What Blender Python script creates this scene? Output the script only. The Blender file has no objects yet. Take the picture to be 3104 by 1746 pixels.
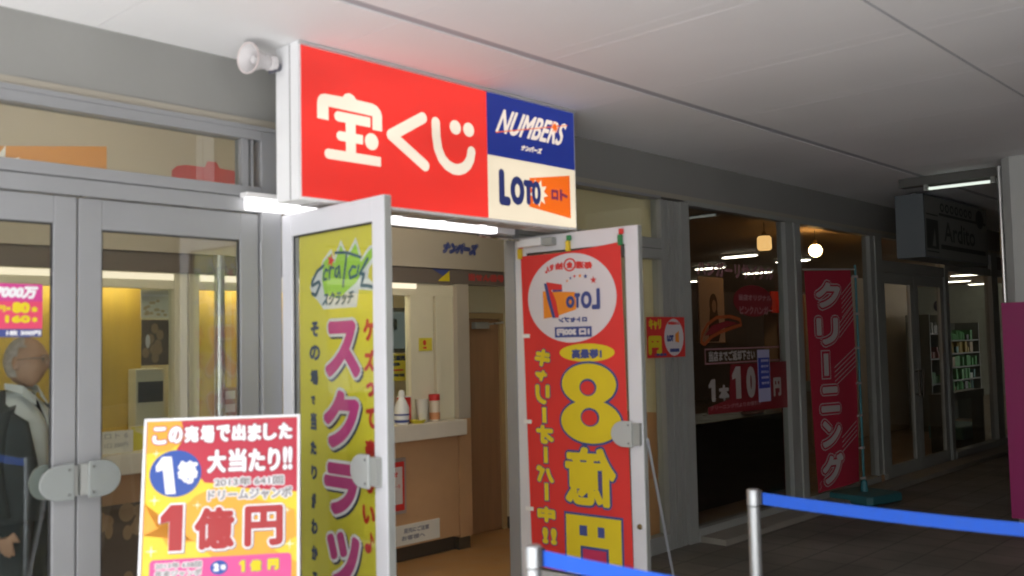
import bpy, bmesh, math, random
from mathutils import Matrix, Vector
random.seed(7)
R = math.radians
SC = bpy.context.scene
COL = SC.collection

# ------------------------------------------------------------------ camera, sky, sun, exposure
cd = bpy.data.cameras.new('camera')
cam = bpy.data.objects.new('camera', cd); COL.objects.link(cam)
cam.matrix_world = Matrix(((0.6834154741, -0.0273568833, -0.7295168886, 0.0),
                           (-0.7297308379, -0.0541882810, -0.6815838425, -4.0332977),
                           (-0.0208852565, 0.9981559152, -0.0569962711, 1.55),
                           (0, 0, 0, 1)))
cd.sensor_width = 36.0
cd.lens = 36.0 * 2880.0 / 3104.0
cd.clip_start = 0.05; cd.clip_end = 2000
SC.camera = cam
cd.dof.use_dof = True; cd.dof.focus_distance = 150.0; cd.dof.aperture_fstop = 2.8      # soft hand-held phone picture

SUN_EL, SUN_AZ = 52.0, 235.0        # sun on the open square behind and to the left of the camera
w = bpy.data.worlds.new('World'); SC.world = w; w.use_nodes = True
nt = w.node_tree; nt.nodes.clear()
out = nt.nodes.new('ShaderNodeOutputWorld'); bg = nt.nodes.new('ShaderNodeBackground')
sky = nt.nodes.new('ShaderNodeTexSky'); sky.sky_type = 'NISHITA'; sky.sun_disc = False
sky.sun_elevation = R(SUN_EL); sky.sun_rotation = R(SUN_AZ); sky.dust_density = 4.0
hs = nt.nodes.new('ShaderNodeHueSaturation'); hs.inputs['Saturation'].default_value = 0.35
nt.links.new(sky.outputs[0], hs.inputs['Color']); nt.links.new(hs.outputs[0], bg.inputs[0])
bg.inputs[1].default_value = 0.13; nt.links.new(bg.outputs[0], out.inputs[0])
sl = bpy.data.lights.new('sun', 'SUN'); sl.energy = 4.0; sl.angle = R(0.6); sl.color = (1, 0.97, 0.92)
so = bpy.data.objects.new('sun', sl); COL.objects.link(so)
az = R(SUN_AZ)
sd = Vector((math.sin(az) * math.cos(R(SUN_EL)), math.cos(az) * math.cos(R(SUN_EL)), math.sin(R(SUN_EL))))
so.rotation_euler = (-sd).to_track_quat('-Z', 'Y').to_euler()
SC.view_settings.view_transform = 'Standard'; SC.view_settings.look = 'None'
SC.view_settings.gamma = 1; SC.view_settings.use_curve_mapping = False
SC.view_settings.exposure = 1.8
SC.render.engine = 'CYCLES'
SC.cycles.max_bounces = 10; SC.cycles.transparent_max_bounces = 24; SC.cycles.diffuse_bounces = 5
SC.cycles.sample_clamp_indirect = 6; SC.cycles.caustics_reflective = False; SC.cycles.caustics_refractive = False
SC.cycles.use_denoising = True
SC.render.filter_size = 2.1
EXPO = 2 ** SC.view_settings.exposure

# ------------------------------------------------------------------ materials
MATS = {}
def mat(name, col, rough=0.5, metal=0.0, var=0.0, scale=6.0, bump=0.0, bscale=60.0, spec=0.5, stretch=None, sheen=0):
    if name in MATS: return MATS[name]
    m = bpy.data.materials.new(name); m.use_nodes = True; n = m.node_tree
    b = n.nodes['Principled BSDF']
    b.inputs['Roughness'].default_value = rough; b.inputs['Metallic'].default_value = metal
    b.inputs['Specular IOR Level'].default_value = spec
    b.inputs['Base Color'].default_value = (*col, 1)
    if var or bump:
        tc = n.nodes.new('ShaderNodeTexCoord'); mp = n.nodes.new('ShaderNodeMapping')
        n.links.new(tc.outputs['Object'], mp.inputs[0])
        if stretch: mp.inputs['Scale'].default_value = stretch
    if var:
        nz = n.nodes.new('ShaderNodeTexNoise'); nz.inputs['Scale'].default_value = scale; nz.inputs['Detail'].default_value = 6
        n.links.new(mp.outputs[0], nz.inputs['Vector'])
        rp = n.nodes.new('ShaderNodeMapRange'); rp.inputs[1].default_value = 0.3; rp.inputs[2].default_value = 0.7
        rp.inputs[3].default_value = 1 - var; rp.inputs[4].default_value = 1 + var
        mx = n.nodes.new('ShaderNodeVectorMath'); mx.operation = 'SCALE'; mx.inputs[0].default_value = col
        n.links.new(nz.outputs[0], rp.inputs[0]); n.links.new(rp.outputs[0], mx.inputs['Scale'])
        n.links.new(mx.outputs[0], b.inputs['Base Color'])
        rr = n.nodes.new('ShaderNodeMapRange'); rr.inputs[1].default_value = 0.3; rr.inputs[2].default_value = 0.7
        rr.inputs[3].default_value = max(0.02, rough - 0.08); rr.inputs[4].default_value = min(1, rough + 0.08)
        n.links.new(nz.outputs[0], rr.inputs[0]); n.links.new(rr.outputs[0], b.inputs['Roughness'])
    if bump:
        n2 = n.nodes.new('ShaderNodeTexNoise'); n2.inputs['Scale'].default_value = bscale; n2.inputs['Detail'].default_value = 3
        n.links.new(mp.outputs[0], n2.inputs['Vector'])
        bp = n.nodes.new('ShaderNodeBump'); bp.inputs['Strength'].default_value = bump; bp.inputs['Distance'].default_value = 0.01
        n.links.new(n2.outputs[0], bp.inputs['Height']); n.links.new(bp.outputs[0], b.inputs['Normal'])
    MATS[name] = m; return m
def emit(name, col, strength=1.0, base=None):
    if name in MATS: return MATS[name]
    m = bpy.data.materials.new(name); m.use_nodes = True
    b = m.node_tree.nodes['Principled BSDF']
    b.inputs['Base Color'].default_value = (*[0.12 * k for k in (base or col)], 1); b.inputs['Roughness'].default_value = 0.35
    b.inputs['Emission Color'].default_value = (*col, 1); b.inputs['Emission Strength'].default_value = strength
    if name.startswith('lit'):
        n = m.node_tree; tc = n.nodes.new('ShaderNodeTexCoord'); mp = n.nodes.new('ShaderNodeMapping'); mp.inputs['Scale'].default_value = (.8, 1, 2.2)
        nz = n.nodes.new('ShaderNodeTexNoise'); nz.inputs['Scale'].default_value = 1.6; nz.inputs['Detail'].default_value = 1.5
        mr = n.nodes.new('ShaderNodeMapRange'); mr.inputs[1].default_value = .3; mr.inputs[2].default_value = .7; mr.inputs[3].default_value = strength * .80; mr.inputs[4].default_value = strength * 1.06
        n.links.new(tc.outputs['Object'], mp.inputs[0]); n.links.new(mp.outputs[0], nz.inputs['Vector']); n.links.new(nz.outputs[0], mr.inputs[0]); n.links.new(mr.outputs[0], b.inputs['Emission Strength'])
    MATS[name] = m; return m
def glassm(name, tint=(0.93, 0.95, 0.93), gain=1.0):
    m = bpy.data.materials.new(name); m.use_nodes = True; n = m.node_tree; n.nodes.clear()
    o = n.nodes.new('ShaderNodeOutputMaterial'); t = n.nodes.new('ShaderNodeBsdfTransparent'); g = n.nodes.new('ShaderNodeBsdfGlossy')
    t.inputs[0].default_value = (*tint, 1); g.inputs['Roughness'].default_value = 0.015; g.inputs[0].default_value = (0.95, 0.97, 1, 1)
    lw = n.nodes.new('ShaderNodeLayerWeight'); lw.inputs[0].default_value = 0.5
    f = n.nodes.new('ShaderNodeMath'); f.operation = 'POWER'; f.inputs[1].default_value = 5.0
    n.links.new(lw.outputs['Facing'], f.inputs[0])
    mu = n.nodes.new('ShaderNodeMath'); mu.operation = 'MULTIPLY_ADD'; mu.inputs[1].default_value = 0.94 * gain; mu.inputs[2].default_value = 0.045 * gain
    mx = n.nodes.new('ShaderNodeMixShader')
    n.links.new(f.outputs[0], mu.inputs[0]); n.links.new(mu.outputs[0], mx.inputs[0])
    n.links.new(t.outputs[0], mx.inputs[1]); n.links.new(g.outputs[0], mx.inputs[2]); n.links.new(mx.outputs[0], o.inputs[0])
    MATS[name] = m; return m
def pavers():
    m = bpy.data.materials.new('paving'); m.use_nodes = True; n = m.node_tree; b = n.nodes['Principled BSDF']
    tc = n.nodes.new('ShaderNodeTexCoord'); br = n.nodes.new('ShaderNodeTexBrick')
    br.offset = 0.0; br.inputs['Scale'].default_value = 1.0; br.inputs['Brick Width'].default_value = 0.3; br.inputs['Row Height'].default_value = 0.3
    br.inputs['Mortar Size'].default_value = 0.006
    br.inputs['Color1'].default_value = (0.15, 0.135, 0.115, 1); br.inputs['Color2'].default_value = (0.19, 0.17, 0.145, 1); br.inputs['Mortar'].default_value = (0.08, 0.075, 0.065, 1)
    nz = n.nodes.new('ShaderNodeTexNoise'); nz.inputs['Scale'].default_value = 1.3; nz.inputs['Detail'].default_value = 8
    n.links.new(tc.outputs['Object'], br.inputs['Vector']); n.links.new(tc.outputs['Object'], nz.inputs['Vector'])
    mr = n.nodes.new('ShaderNodeMapRange'); mr.inputs[1].default_value = 0.3; mr.inputs[2].default_value = 0.7; mr.inputs[3].default_value = 0.6; mr.inputs[4].default_value = 1.3
    n.links.new(nz.outputs[0], mr.inputs[0])
    vm = n.nodes.new('ShaderNodeVectorMath'); vm.operation = 'SCALE'
    n.links.new(br.outputs['Color'], vm.inputs[0]); n.links.new(mr.outputs[0], vm.inputs['Scale']); n.links.new(vm.outputs[0], b.inputs['Base Color'])
    b.inputs['Roughness'].default_value = 0.62
    bp = n.nodes.new('ShaderNodeBump'); bp.inputs['Strength'].default_value = 0.3; bp.inputs['Distance'].default_value = 0.004
    iv = n.nodes.new('ShaderNodeMath'); iv.operation = 'SUBTRACT'; iv.inputs[0].default_value = 1
    n.links.new(br.outputs['Fac'], iv.inputs[1]); n.links.new(iv.outputs[0], bp.inputs['Height']); n.links.new(bp.outputs[0], b.inputs['Normal'])
    return m

CEIL = mat('ceiling board', (0.84, 0.84, 0.84), 0.75, var=0.045, scale=.8)
GROOVE = mat('groove grey', (0.42, 0.43, 0.46), 0.6)
FASCIA = mat('fascia grey', (0.27, 0.27, 0.255), 0.7, var=0.06, scale=2.0)
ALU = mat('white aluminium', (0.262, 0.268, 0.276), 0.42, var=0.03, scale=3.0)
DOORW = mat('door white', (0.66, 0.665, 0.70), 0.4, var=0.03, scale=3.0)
ALUG = mat('grey aluminium', (0.32, 0.33, 0.31), 0.42, var=0.05, scale=3.0)
GASK = mat('gasket', (0.03, 0.03, 0.03), 0.8)
STEEL = mat('brushed steel', (0.62, 0.63, 0.63), 0.28, 1.0, var=0.05, scale=30, stretch=(1, 1, 0.05))
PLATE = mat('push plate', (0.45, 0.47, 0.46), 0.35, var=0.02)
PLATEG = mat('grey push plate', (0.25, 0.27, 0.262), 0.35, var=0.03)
GLASS = glassm('pane glass', gain=1.3)
GLASSD = glassm('dark pane glass', (0.86, 0.86, 0.84))
CREAM = mat('cream wall', (0.70, 0.66, 0.47), 0.7, var=0.03, scale=2)
BULK = mat('bulkhead beige', (0.44, 0.39, 0.32), 0.7, var=0.04, scale=2)
ORANGE = mat('orange panel', (0.52, 0.31, 0.16), 0.5, var=0.08, scale=3)
BROWN = mat('brown door', (0.34, 0.19, 0.10), 0.5, var=0.1, scale=3, stretch=(6, 6, 0.6))
SHOPFL = mat('shop floor', (0.42, 0.23, 0.09), 0.4, var=0.1, scale=4)
TOE = mat('toe kick', (0.06, 0.045, 0.03), 0.6)
WHITE = mat('white plastic', (0.78, 0.78, 0.78), 0.45, var=0.02)
BLACK = mat('black laminate', (0.018, 0.016, 0.014), 0.35, var=0.2)
DARKW = mat('dark brown wall', (0.16, 0.09, 0.05), 0.7, var=0.1)
DARKC = mat('brown ceiling', (0.48, 0.33, 0.19), 0.7, var=0.08)
VAL = mat('dark valance', (0.16, 0.13, 0.11), 0.6, var=0.05)
def paper(name, col, rough=0.55): return mat(name, col, rough, var=0.025, scale=9)

# ------------------------------------------------------------------ mesh helpers
class MB:
    def __init__(s): s.v = []; s.f = []; s.k = 0; s.smooth = False
    def add(s, vs, fs):
        b = len(s.v); s.v += [tuple(p) for p in vs]; s.f += [tuple(i + b for i in f) for f in fs]; return s
    def box(s, x0, x1, y0, y1, z0, z1):
        if x0 > x1: x0, x1 = x1, x0
        if y0 > y1: y0, y1 = y1, y0
        if z0 > z1: z0, z1 = z1, z0
        return s.add([(x0, y0, z0), (x1, y0, z0), (x1, y1, z0), (x0, y1, z0), (x0, y0, z1), (x1, y0, z1), (x1, y1, z1), (x0, y1, z1)],
                     [(3, 2, 1, 0), (4, 5, 6, 7), (0, 1, 5, 4), (1, 2, 6, 5), (2, 3, 7, 6), (3, 0, 4, 7)])
    def prism(s, poly, y0, y1):                     # polygon in x,z pushed along y
        n = len(poly)
        return s.add([(x, y0, z) for x, z in poly] + [(x, y1, z) for x, z in poly],
                     [tuple(range(n)), tuple(range(2 * n - 1, n - 1, -1))] + [(i, n + i, n + (i + 1) % n, (i + 1) % n) for i in range(n)])
    def prismz(s, poly, z0, z1):
        n = len(poly)
        return s.add([(x, y, z0) for x, y in poly] + [(x, y, z1) for x, y in poly],
                     [tuple(range(n - 1, -1, -1)), tuple(range(n, 2 * n))] + [(i, (i + 1) % n, n + (i + 1) % n, n + i) for i in range(n)])
    def lathe(s, c, axis, prof, n=24, cap=True):    # prof: (distance along axis, radius)
        a = Vector(axis).normalized(); t = Vector((0, 0, 1)) if abs(a.z) < 0.9 else Vector((1, 0, 0))
        p = a.cross(t).normalized(); q = a.cross(p); c = Vector(c); vs = []; fs = []
        for d, r in prof:
            for i in range(n):
                g = 2 * math.pi * i / n
                vs.append(c + a * d + (p * math.cos(g) + q * math.sin(g)) * r)
        for k in range(len(prof) - 1):
            for i in range(n):
                j = (i + 1) % n
                fs.append((k * n + i, k * n + j, (k + 1) * n + j, (k + 1) * n + i))
        if cap:
            fs.append(tuple(range(n - 1, -1, -1))); b = (len(prof) - 1) * n; fs.append(tuple(range(b, b + n)))
        s.smooth = True
        return s.add(vs, fs)
    def tube(s, pts, r, n=12):
        for i in range(len(pts) - 1):
            a, b = Vector(pts[i]), Vector(pts[i + 1]); d = b - a
            s.lathe(a, d, [(0, r), (d.length, r)], n)
        return s
    def ball(s, c, rx, ry, rz, nu=14, nv=9):
        vs = []; fs = []
        for j in range(nv + 1):
            t = math.pi * j / nv
            for i in range(nu):
                g = 2 * math.pi * i / nu
                vs.append((c[0] + rx * math.sin(t) * math.cos(g), c[1] + ry * math.sin(t) * math.sin(g), c[2] + rz * math.cos(t)))
        for j in range(nv):
            for i in range(nu):
                k = (i + 1) % nu
                fs.append((j * nu + i, (j + 1) * nu + i, (j + 1) * nu + k, j * nu + k))
        s.smooth = True
        return s.add(vs, fs)
    # ---- flat print: (u, v) on the local x,z plane, lifted towards -y
    def sheet(s, poly, lift):
        s.k += 1; y = -(lift + s.k * 0.000012)
        return s.add([(u, y, v) for u, v in poly], [tuple(range(len(poly)))])
    def rect(s, u0, v0, u1, v1, lift): return s.sheet([(u0, v0), (u1, v0), (u1, v1), (u0, v1)], lift)
    def disc(s, u, v, ru, rv, lift, n=40, rot=0):
        c, d = math.cos(rot), math.sin(rot)
        return s.sheet([(u + ru * math.cos(2 * math.pi * i / n) * c - rv * math.sin(2 * math.pi * i / n) * d,
                         v + ru * math.cos(2 * math.pi * i / n) * d + rv * math.sin(2 * math.pi * i / n) * c) for i in range(n)], lift)
    def star(s, u, v, r0, r1, n, lift, rot=0.3):
        return s.sheet([(u + (r0 if i % 2 == 0 else r1) * math.sin(rot + math.pi * i / n), v + (r0 if i % 2 == 0 else r1) * math.cos(rot + math.pi * i / n)) for i in range(2 * n)], lift)
    def stroke(s, pts, wd, lift, cap0=True, cap1=True):
        for i in range(len(pts) - 1):
            (x0, y0), (x1, y1) = pts[i], pts[i + 1]; L = math.hypot(x1 - x0, y1 - y0); nx, ny = -(y1 - y0) / L * wd / 2, (x1 - x0) / L * wd / 2
            s.sheet([(x0 + nx, y0 + ny), (x0 - nx, y0 - ny), (x1 - nx, y1 - ny), (x1 + nx, y1 + ny)], lift)
            if i > 0 or cap0: s.disc(x0, y0, wd / 2, wd / 2, lift, 24)
        if cap1: s.disc(pts[-1][0], pts[-1][1], wd / 2, wd / 2, lift, 24)
        return s
    def text(s, st, u0, v0, u1, v1, lift, bold=0.0, mirror=False, shear=0.0, tilt=0.0, steps=8):
        pts, fs = glyphs(st)
        x0 = min(p[0] for p in pts); x1 = max(p[0] for p in pts); y0 = min(p[1] for p in pts); y1 = max(p[1] for p in pts)
        def m(p):
            a = (p[0] - x0) / (x1 - x0); b = (p[1] - y0) / max(1e-6, y1 - y0)
            if y1 - y0 < 0.12 * (x1 - x0) and len(st) == 1: b = 0.42 + 0.16 * b      # long-vowel bar
            if mirror: a = 1 - a
            u = u0 + bold + a * (u1 - u0 - 2 * bold - abs(shear)); v = v0 + bold + b * (v1 - v0 - 2 * bold)
            return (u + (shear * b if shear > 0 else -shear * (1 - b)), v + tilt * (u - u0))
        q = [m(p) for p in pts]
        offs = [(0, 0)] + ([(bold * math.cos(2 * math.pi * i / steps), bold * math.sin(2 * math.pi * i / steps)) for i in range(steps)] if bold else [])
        if bold > 0.012: offs += [(bold * .55 * math.cos(2 * math.pi * i / 6), bold * .55 * math.sin(2 * math.pi * i / 6)) for i in range(6)]
        for du, dv in offs:
            s.k += 1; y = -(lift + s.k * 0.000012)
            s.add([(u + du, y, v + dv) for u, v in q], fs)
        return s
    def one(s, u0, v0, u1, v1, lift, g=0.0, lean=0.0):
        w, h = u1 - u0, v1 - v0
        p = [(-g * .9, .60 - g * .5), (-g * .9, .755), (.44 - g * .3, 1 + g), (1 + g, 1 + g), (1 + g, -g), (.40 - g, -g), (.40 - g, .645 - g)]
        p = [(u0 + a * w + lean * (b - .5), v0 + b * h) for a, b in [((x if isinstance(x, float) else x), y) for x, y in p]]
        return s.sheet(p, lift)
    def rows(s, st, u0, v0, u1, v1, lift, **k):            # vertical writing, one box per character
        n = len(st); h = (v1 - v0) / n
        for i, ch in enumerate(st):
            if ch == ' ': continue
            if ch in 'ーｰ':
                c = (u0 + u1) / 2; wd = (u1 - u0) * .2; b = k.get('bold', 0)
                s.rect(c - wd / 2 - b * .4, v1 - h * (i + .95), c + wd / 2 + b * .4, v1 - h * (i + .08), lift)
            else: s.text(ch, u0, v1 - h * (i + .95), u1, v1 - h * (i + .05), lift, **k)
        return s
GC = {}
def glyphs(st):
    if st in GC: return GC[st]
    c = bpy.data.curves.new('letters', 'FONT'); c.body = st; c.resolution_u = 4
    o = bpy.data.objects.new('letters', c); COL.objects.link(o)
    me = bpy.data.meshes.new_from_object(o.evaluated_get(bpy.context.evaluated_depsgraph_get()))
    r = ([(v.co.x, v.co.y) for v in me.vertices], [tuple(p.vertices) for p in me.polygons])
    bpy.data.objects.remove(o); bpy.data.curves.remove(c); bpy.data.meshes.remove(me)
    GC[st] = r; return r
def rootof(o):
    while o.parent: o = o.parent
    return o
def obj(name, mb, m, parent=None, world=False, bevel=0.0, label=None):
    me = bpy.data.meshes.new(name)
    vs = mb.v
    if world and parent:
        inv = rootof(parent).matrix_basis.inverted(); vs = [inv @ Vector(p) for p in vs]
    me.from_pydata([tuple(p) for p in vs], [], mb.f); me.validate()
    bm = bmesh.new(); bm.from_mesh(me)
    bm.normal_update(); bm.to_mesh(me); bm.free()
    me.materials.append(m)
    if mb.smooth:
        me.polygons.foreach_set('use_smooth', [len(p.vertices) == 4 for p in me.polygons])
        me.set_sharp_from_angle(angle=R(35))
    o = bpy.data.objects.new(name, me); COL.objects.link(o)
    if parent: o.parent = parent
    if bevel:
        bv = o.modifiers.new('bevel', 'BEVEL'); bv.width = bevel; bv.segments = 2; bv.limit_method = 'ANGLE'; bv.angle_limit = R(50)
    if label: o['label'] = label
    return o
def thing(name, label, cat, loc=(0, 0, 0), rz=0.0, lean=0.0, group=None):
    o = bpy.data.objects.new(name, None); COL.objects.link(o); o.empty_display_size = 0.1
    o.location = loc; o.rotation_euler = (-R(lean), 0, R(rz))
    o.matrix_basis = Matrix.Translation(loc) @ o.rotation_euler.to_matrix().to_4x4()
    o['label'] = label; o['category'] = cat
    if group: o['group'] = group
    return o
def solo(name, mb, m, label, cat, group=None, bevel=0.0):
    o = obj(name, mb, m, bevel=bevel); o['label'] = label; o['category'] = cat
    if group: o['group'] = group
    return o
def struct(name, mb, m):
    o = obj(name, mb, m); o['kind'] = 'structure'; return o
def copytree(o, parent=None):
    c = o.copy(); COL.objects.link(c)
    if parent: c.parent = parent; c.matrix_parent_inverse.identity()
    for ch in list(o.children): copytree(ch, c)
    return c

# ------------------------------------------------------------------ ground, floors, ceilings
struct('ground', MB().box(-400, 400, -400, 0.0, -0.4, 0.0), pavers())
struct('bounce_ground', MB().box(-60, 1.05, -60, 0.0, 0.0, 0.004).box(1.05, 60, -60, -7.95, 0.0, 0.004), mat('plaza concrete', (0.50, 0.505, 0.52), 0.8, var=.08, scale=.7))  # pale unseen ground added to bounce sunlight up to the ceiling
struct('shop_floor', MB().box(0.2, 6.1, 0.0, 2.6, -0.3, 0.006), SHOPFL)
struct('cleaner_floor', MB().box(6.1, 32, 0.0, 9.0, -0.3, 0.006), mat('cleaner floor', (0.30, 0.20, 0.11), 0.35, var=0.1, scale=3))
c = MB()
strips = [(0.0, -0.968), (-1.028, -2.462), (-2.478, -3.9), (-3.912, -5.4), (-5.416, -6.6), (-6.612, -7.9)]  # unseen outer rows added to shade the shop front
for y1, y0 in strips:
    x = -0.07 - 0.9
    while x < 24:
        c.box(x, x + 0.8965, y0, y1, 2.94, 2.955); x += 0.9
for i in range(28):                                        # cover strips over the cross joints
    x = -0.97 + 0.9 * i - 0.1
    for y1, y0 in strips: c.box(x - 0.006, x + 0.006, y0 + .002, y1 - .002, 2.9393, 2.9398)
struct('ceiling', c, CEIL)
g = MB()
g.box(-0.96, 24, -7.9, 0.0, 2.945, 3.1)
struct('ceiling_groove', g, GROOVE)

# ------------------------------------------------------------------ building wall above the shop fronts and inner walls
wl = thing('building_wall', 'long grey painted wall band between the shop windows and the white canopy ceiling', 'wall', (0, 0, 2.62))
obj('wall', MB().box(-1.0, 24, 0.0, 0.18, 2.625, 2.97), FASCIA, wl, True)
obj('trim', MB().box(-1.0, 24, -0.012, -0.001, 2.622, 2.66), mat('trim tan', (0.36, 0.33, 0.27), 0.6), wl, True)
obj('side_wall', MB().box(-1.0, 0.55, 0.0, 0.18, 0.0, 2.624), FASCIA, wl, True)
# inner shell of both shops
sh = thing('shop_interior', 'cream and orange inner walls of the lottery shop behind the open doors', 'wall', (3, 1.5, 0))
obj('side_wall', MB().box(0.1, 0.2, 0.19, 2.6, 0, 2.94), CREAM, sh, True)
obj('back_wall', MB().box(0.2, 6.1, 2.6, 2.7, 0, 2.94), CREAM, sh, True)
obj('inner_ceiling', MB().box(0.1, 6.1, 0.19, 2.7, 2.945, 2.99), CEIL, sh, True)
obj('partition', MB().box(6.0, 6.1, 0.07, 1.49, 1.0, 2.94), CREAM, sh, True)
obj('wainscot', MB().box(5.995, 6.1, 0.07, 1.49, 0, 0.998), ORANGE, sh, True)
obj('staff_wall', MB().box(5.12, 6.1, 1.5, 1.58, 1.80, 2.94).box(5.12, 5.33, 1.5, 1.58, 0.0, 1.798).box(5.80, 6.1, 1.5, 1.58, 0.0, 1.798), CREAM, sh, True)

# ------------------------------------------------------------------ lottery shop front (fixed frame)
sf = thing('lottery_shopfront', 'white aluminium shop front frame with transom windows around the lottery shop doors', 'shop front', (2.6, 0, 0))
for x0, x1 in ((0.555, 0.70), (2.52, 2.632), (4.312, 4.36)): obj('post', MB().box(x0, x1, -0.03, 0.06, 0, 2.6), ALU, sf, True, bevel=0.004)
obj('top_rail', MB().box(0.556, 5.93, -0.035, 0.055, 2.60, 2.622), ALU, sf, True)
obj('top_rail', MB().box(0.701, 2.519, -0.033, 0.055, 2.555, 2.599), ALU, sf, True)
obj('transom', MB().box(0.701, 2.519, -0.028, 0.05, 2.20, 2.27), ALU, sf, True, bevel=0.003)
obj('transom', MB().box(0.701, 2.519, -0.032, 0.052, 2.274, 2.325), ALU, sf, True, bevel=0.003)
obj('transom', MB().box(2.633, 4.311, -0.028, 0.05, 2.205, 2.315), ALU, sf, True)
obj('transom', MB().box(4.361, 5.93, -0.028, 0.05, 2.145, 2.30), ALUG, sf, True)
obj('transom_seam', MB().box(0.702, 2.518, -0.02, 0.04, 2.2695, 2.2745), GASK, sf, True)
obj('transom_seam', MB().box(4.362, 5.93, -0.0285, -0.0281, 2.22, 2.224), GASK, sf, True)
obj('mullion', MB().box(2.42, 2.455, -0.02, 0.045, 2.326, 2.554).box(2.47, 2.482, -0.02, 0.045, 2.326, 2.554), ALU, sf, True)
obj('window_pane', MB().box(0.70, 2.418, 0.01, 0.014, 2.326, 2.554), GLASS, sf, True)
obj('window_pane', MB().box(2.633, 4.311, 0.01, 0.014, 2.316, 2.599), GLASS, sf, True)
obj('window_pane', MB().box(4.361, 5.93, 0.01, 0.014, 2.301, 2.599), GLASS, sf, True)
obj('window_pane', MB().box(4.361, 5.93, 0.01, 0.014, 0.12, 2.144), GLASS, sf, True)
obj('sill', MB().box(4.361, 5.93, -0.028, 0.05, 0.0, 0.12), ALUG, sf, True)
col = MB()
for i, (x0, x1, d) in enumerate([(5.931, 5.965, .03), (5.966, 5.985, .012), (5.986, 6.03, .022), (6.031, 6.05, .010), (6.051, 6.10, .026), (6.101, 6.12, .010), (6.121, 6.165, .022), (6.166, 6.185, .012), (6.186, 6.30, .04)]):
    col.box(x0, x1, -d, 0.062, 0, 2.598)
obj('fluted_column', col, ALUG, sf, True)

# ------------------------------------------------------------------ doors
def push_plate(root, par, u0, u1, v0, v1, round_left=True, name='push_plate', reach=.045, pm=None):
    mb = MB(); p = []; cx, cy = (u0 + u1) / 2, (v0 + v1) / 2; ry = (v1 - v0) / 2; rx = (u1 - u0) * 0.62
    a = (90, 270) if round_left else (270, 450)
    ex = u0 + rx if round_left else u1 - rx
    far = u1 if round_left else u0
    for i in range(17):
        g = R(a[0] + (a[1] - a[0]) * i / 16); p.append((ex + rx * math.cos(g), cy + ry * math.sin(g)))
    p += [(far, p[-1][1]), (far, p[0][1])]
    mb.prism(p, -0.042, -0.030)
    o = obj(name, mb, pm or PLATE, par, bevel=0.003)
    st = MB(); s0, s1 = (u1 - .012, u1 + reach) if round_left else (u0 - reach, u0 + .012)
    st.box(s0, s1, -0.029, -0.001, v0 + .012, v1 - .012); obj('plate_mount', st, ALUG, o)
    sc = MB(); sx = u1 - .02 if round_left else u0 + .02
    for vv in (v0 + .022, v1 - .022): sc.lathe((sx, -0.0425, vv), (0, -1, 0), [(0, .006), (.003, .005)], 10)
    obj('screw', sc, mat('screw', (.2, .2, .2), .4, .8), o)
    return o
def leaf(name, label, loc, rz, wd, stile, top, glass, m=DOORW, thick=0.042, btm=0.18):
    t = thing(name, label, 'door', loc, rz)
    f = MB()
    f.box(0, stile, 0, thick, 0.012, 2.195).box(wd - stile, wd, 0, thick, 0.012, 2.195)
    f.box(stile + .0005, wd - stile - .0005, 0.001, thick - .001, 2.195 - top, 2.1945).box(stile + .0005, wd - stile - .0005, 0.001, thick - .001, 0.0125, btm)
    fo = obj('frame', f, m, t, bevel=0.003)
    obj('pane', MB().box(stile, wd - stile, thick * .45, thick * .45 + .005, btm, 2.195 - top), glass, t)
    b = MB(); e = .008
    b.box(stile, stile + e, .012, .017, btm, 2.195 - top).box(wd - stile - e, wd - stile, .012, .017, btm, 2.195 - top).box(stile + e, wd - stile - e, .012, .017, 2.195 - top - e, 2.195 - top)
    obj('gasket', b, GASK, fo)
    return t
# two closed leaves on the left
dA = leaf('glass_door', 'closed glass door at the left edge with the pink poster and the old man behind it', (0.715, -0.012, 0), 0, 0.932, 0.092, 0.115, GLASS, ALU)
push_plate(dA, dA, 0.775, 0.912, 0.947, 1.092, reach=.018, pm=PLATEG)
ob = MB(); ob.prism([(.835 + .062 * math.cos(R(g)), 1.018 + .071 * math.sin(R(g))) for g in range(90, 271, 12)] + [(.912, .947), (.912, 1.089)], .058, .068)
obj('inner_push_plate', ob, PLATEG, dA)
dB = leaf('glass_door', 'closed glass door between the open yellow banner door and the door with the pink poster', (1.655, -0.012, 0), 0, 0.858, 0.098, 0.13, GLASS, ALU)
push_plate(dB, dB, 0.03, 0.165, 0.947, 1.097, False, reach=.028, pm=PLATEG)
hg = MB().lathe((0.866, -0.012, 1.93), (0, 0, 1), [(0, .009), (.13, .009)], 10)
obj('hinge', hg, ALU, dB)
obj('flush_bolt', MB().box(0.001, 0.012, -.012, -.001, 2.198, 2.222), GASK, dB)
# open left leaf
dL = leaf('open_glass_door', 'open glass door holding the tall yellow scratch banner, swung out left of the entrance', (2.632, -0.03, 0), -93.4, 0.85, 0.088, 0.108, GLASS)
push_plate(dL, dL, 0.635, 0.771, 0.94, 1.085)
obj('edge_strip', MB().box(0.8505, 0.854, 0.004, 0.038, 0.02, 2.19), ALUG, dL)
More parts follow.
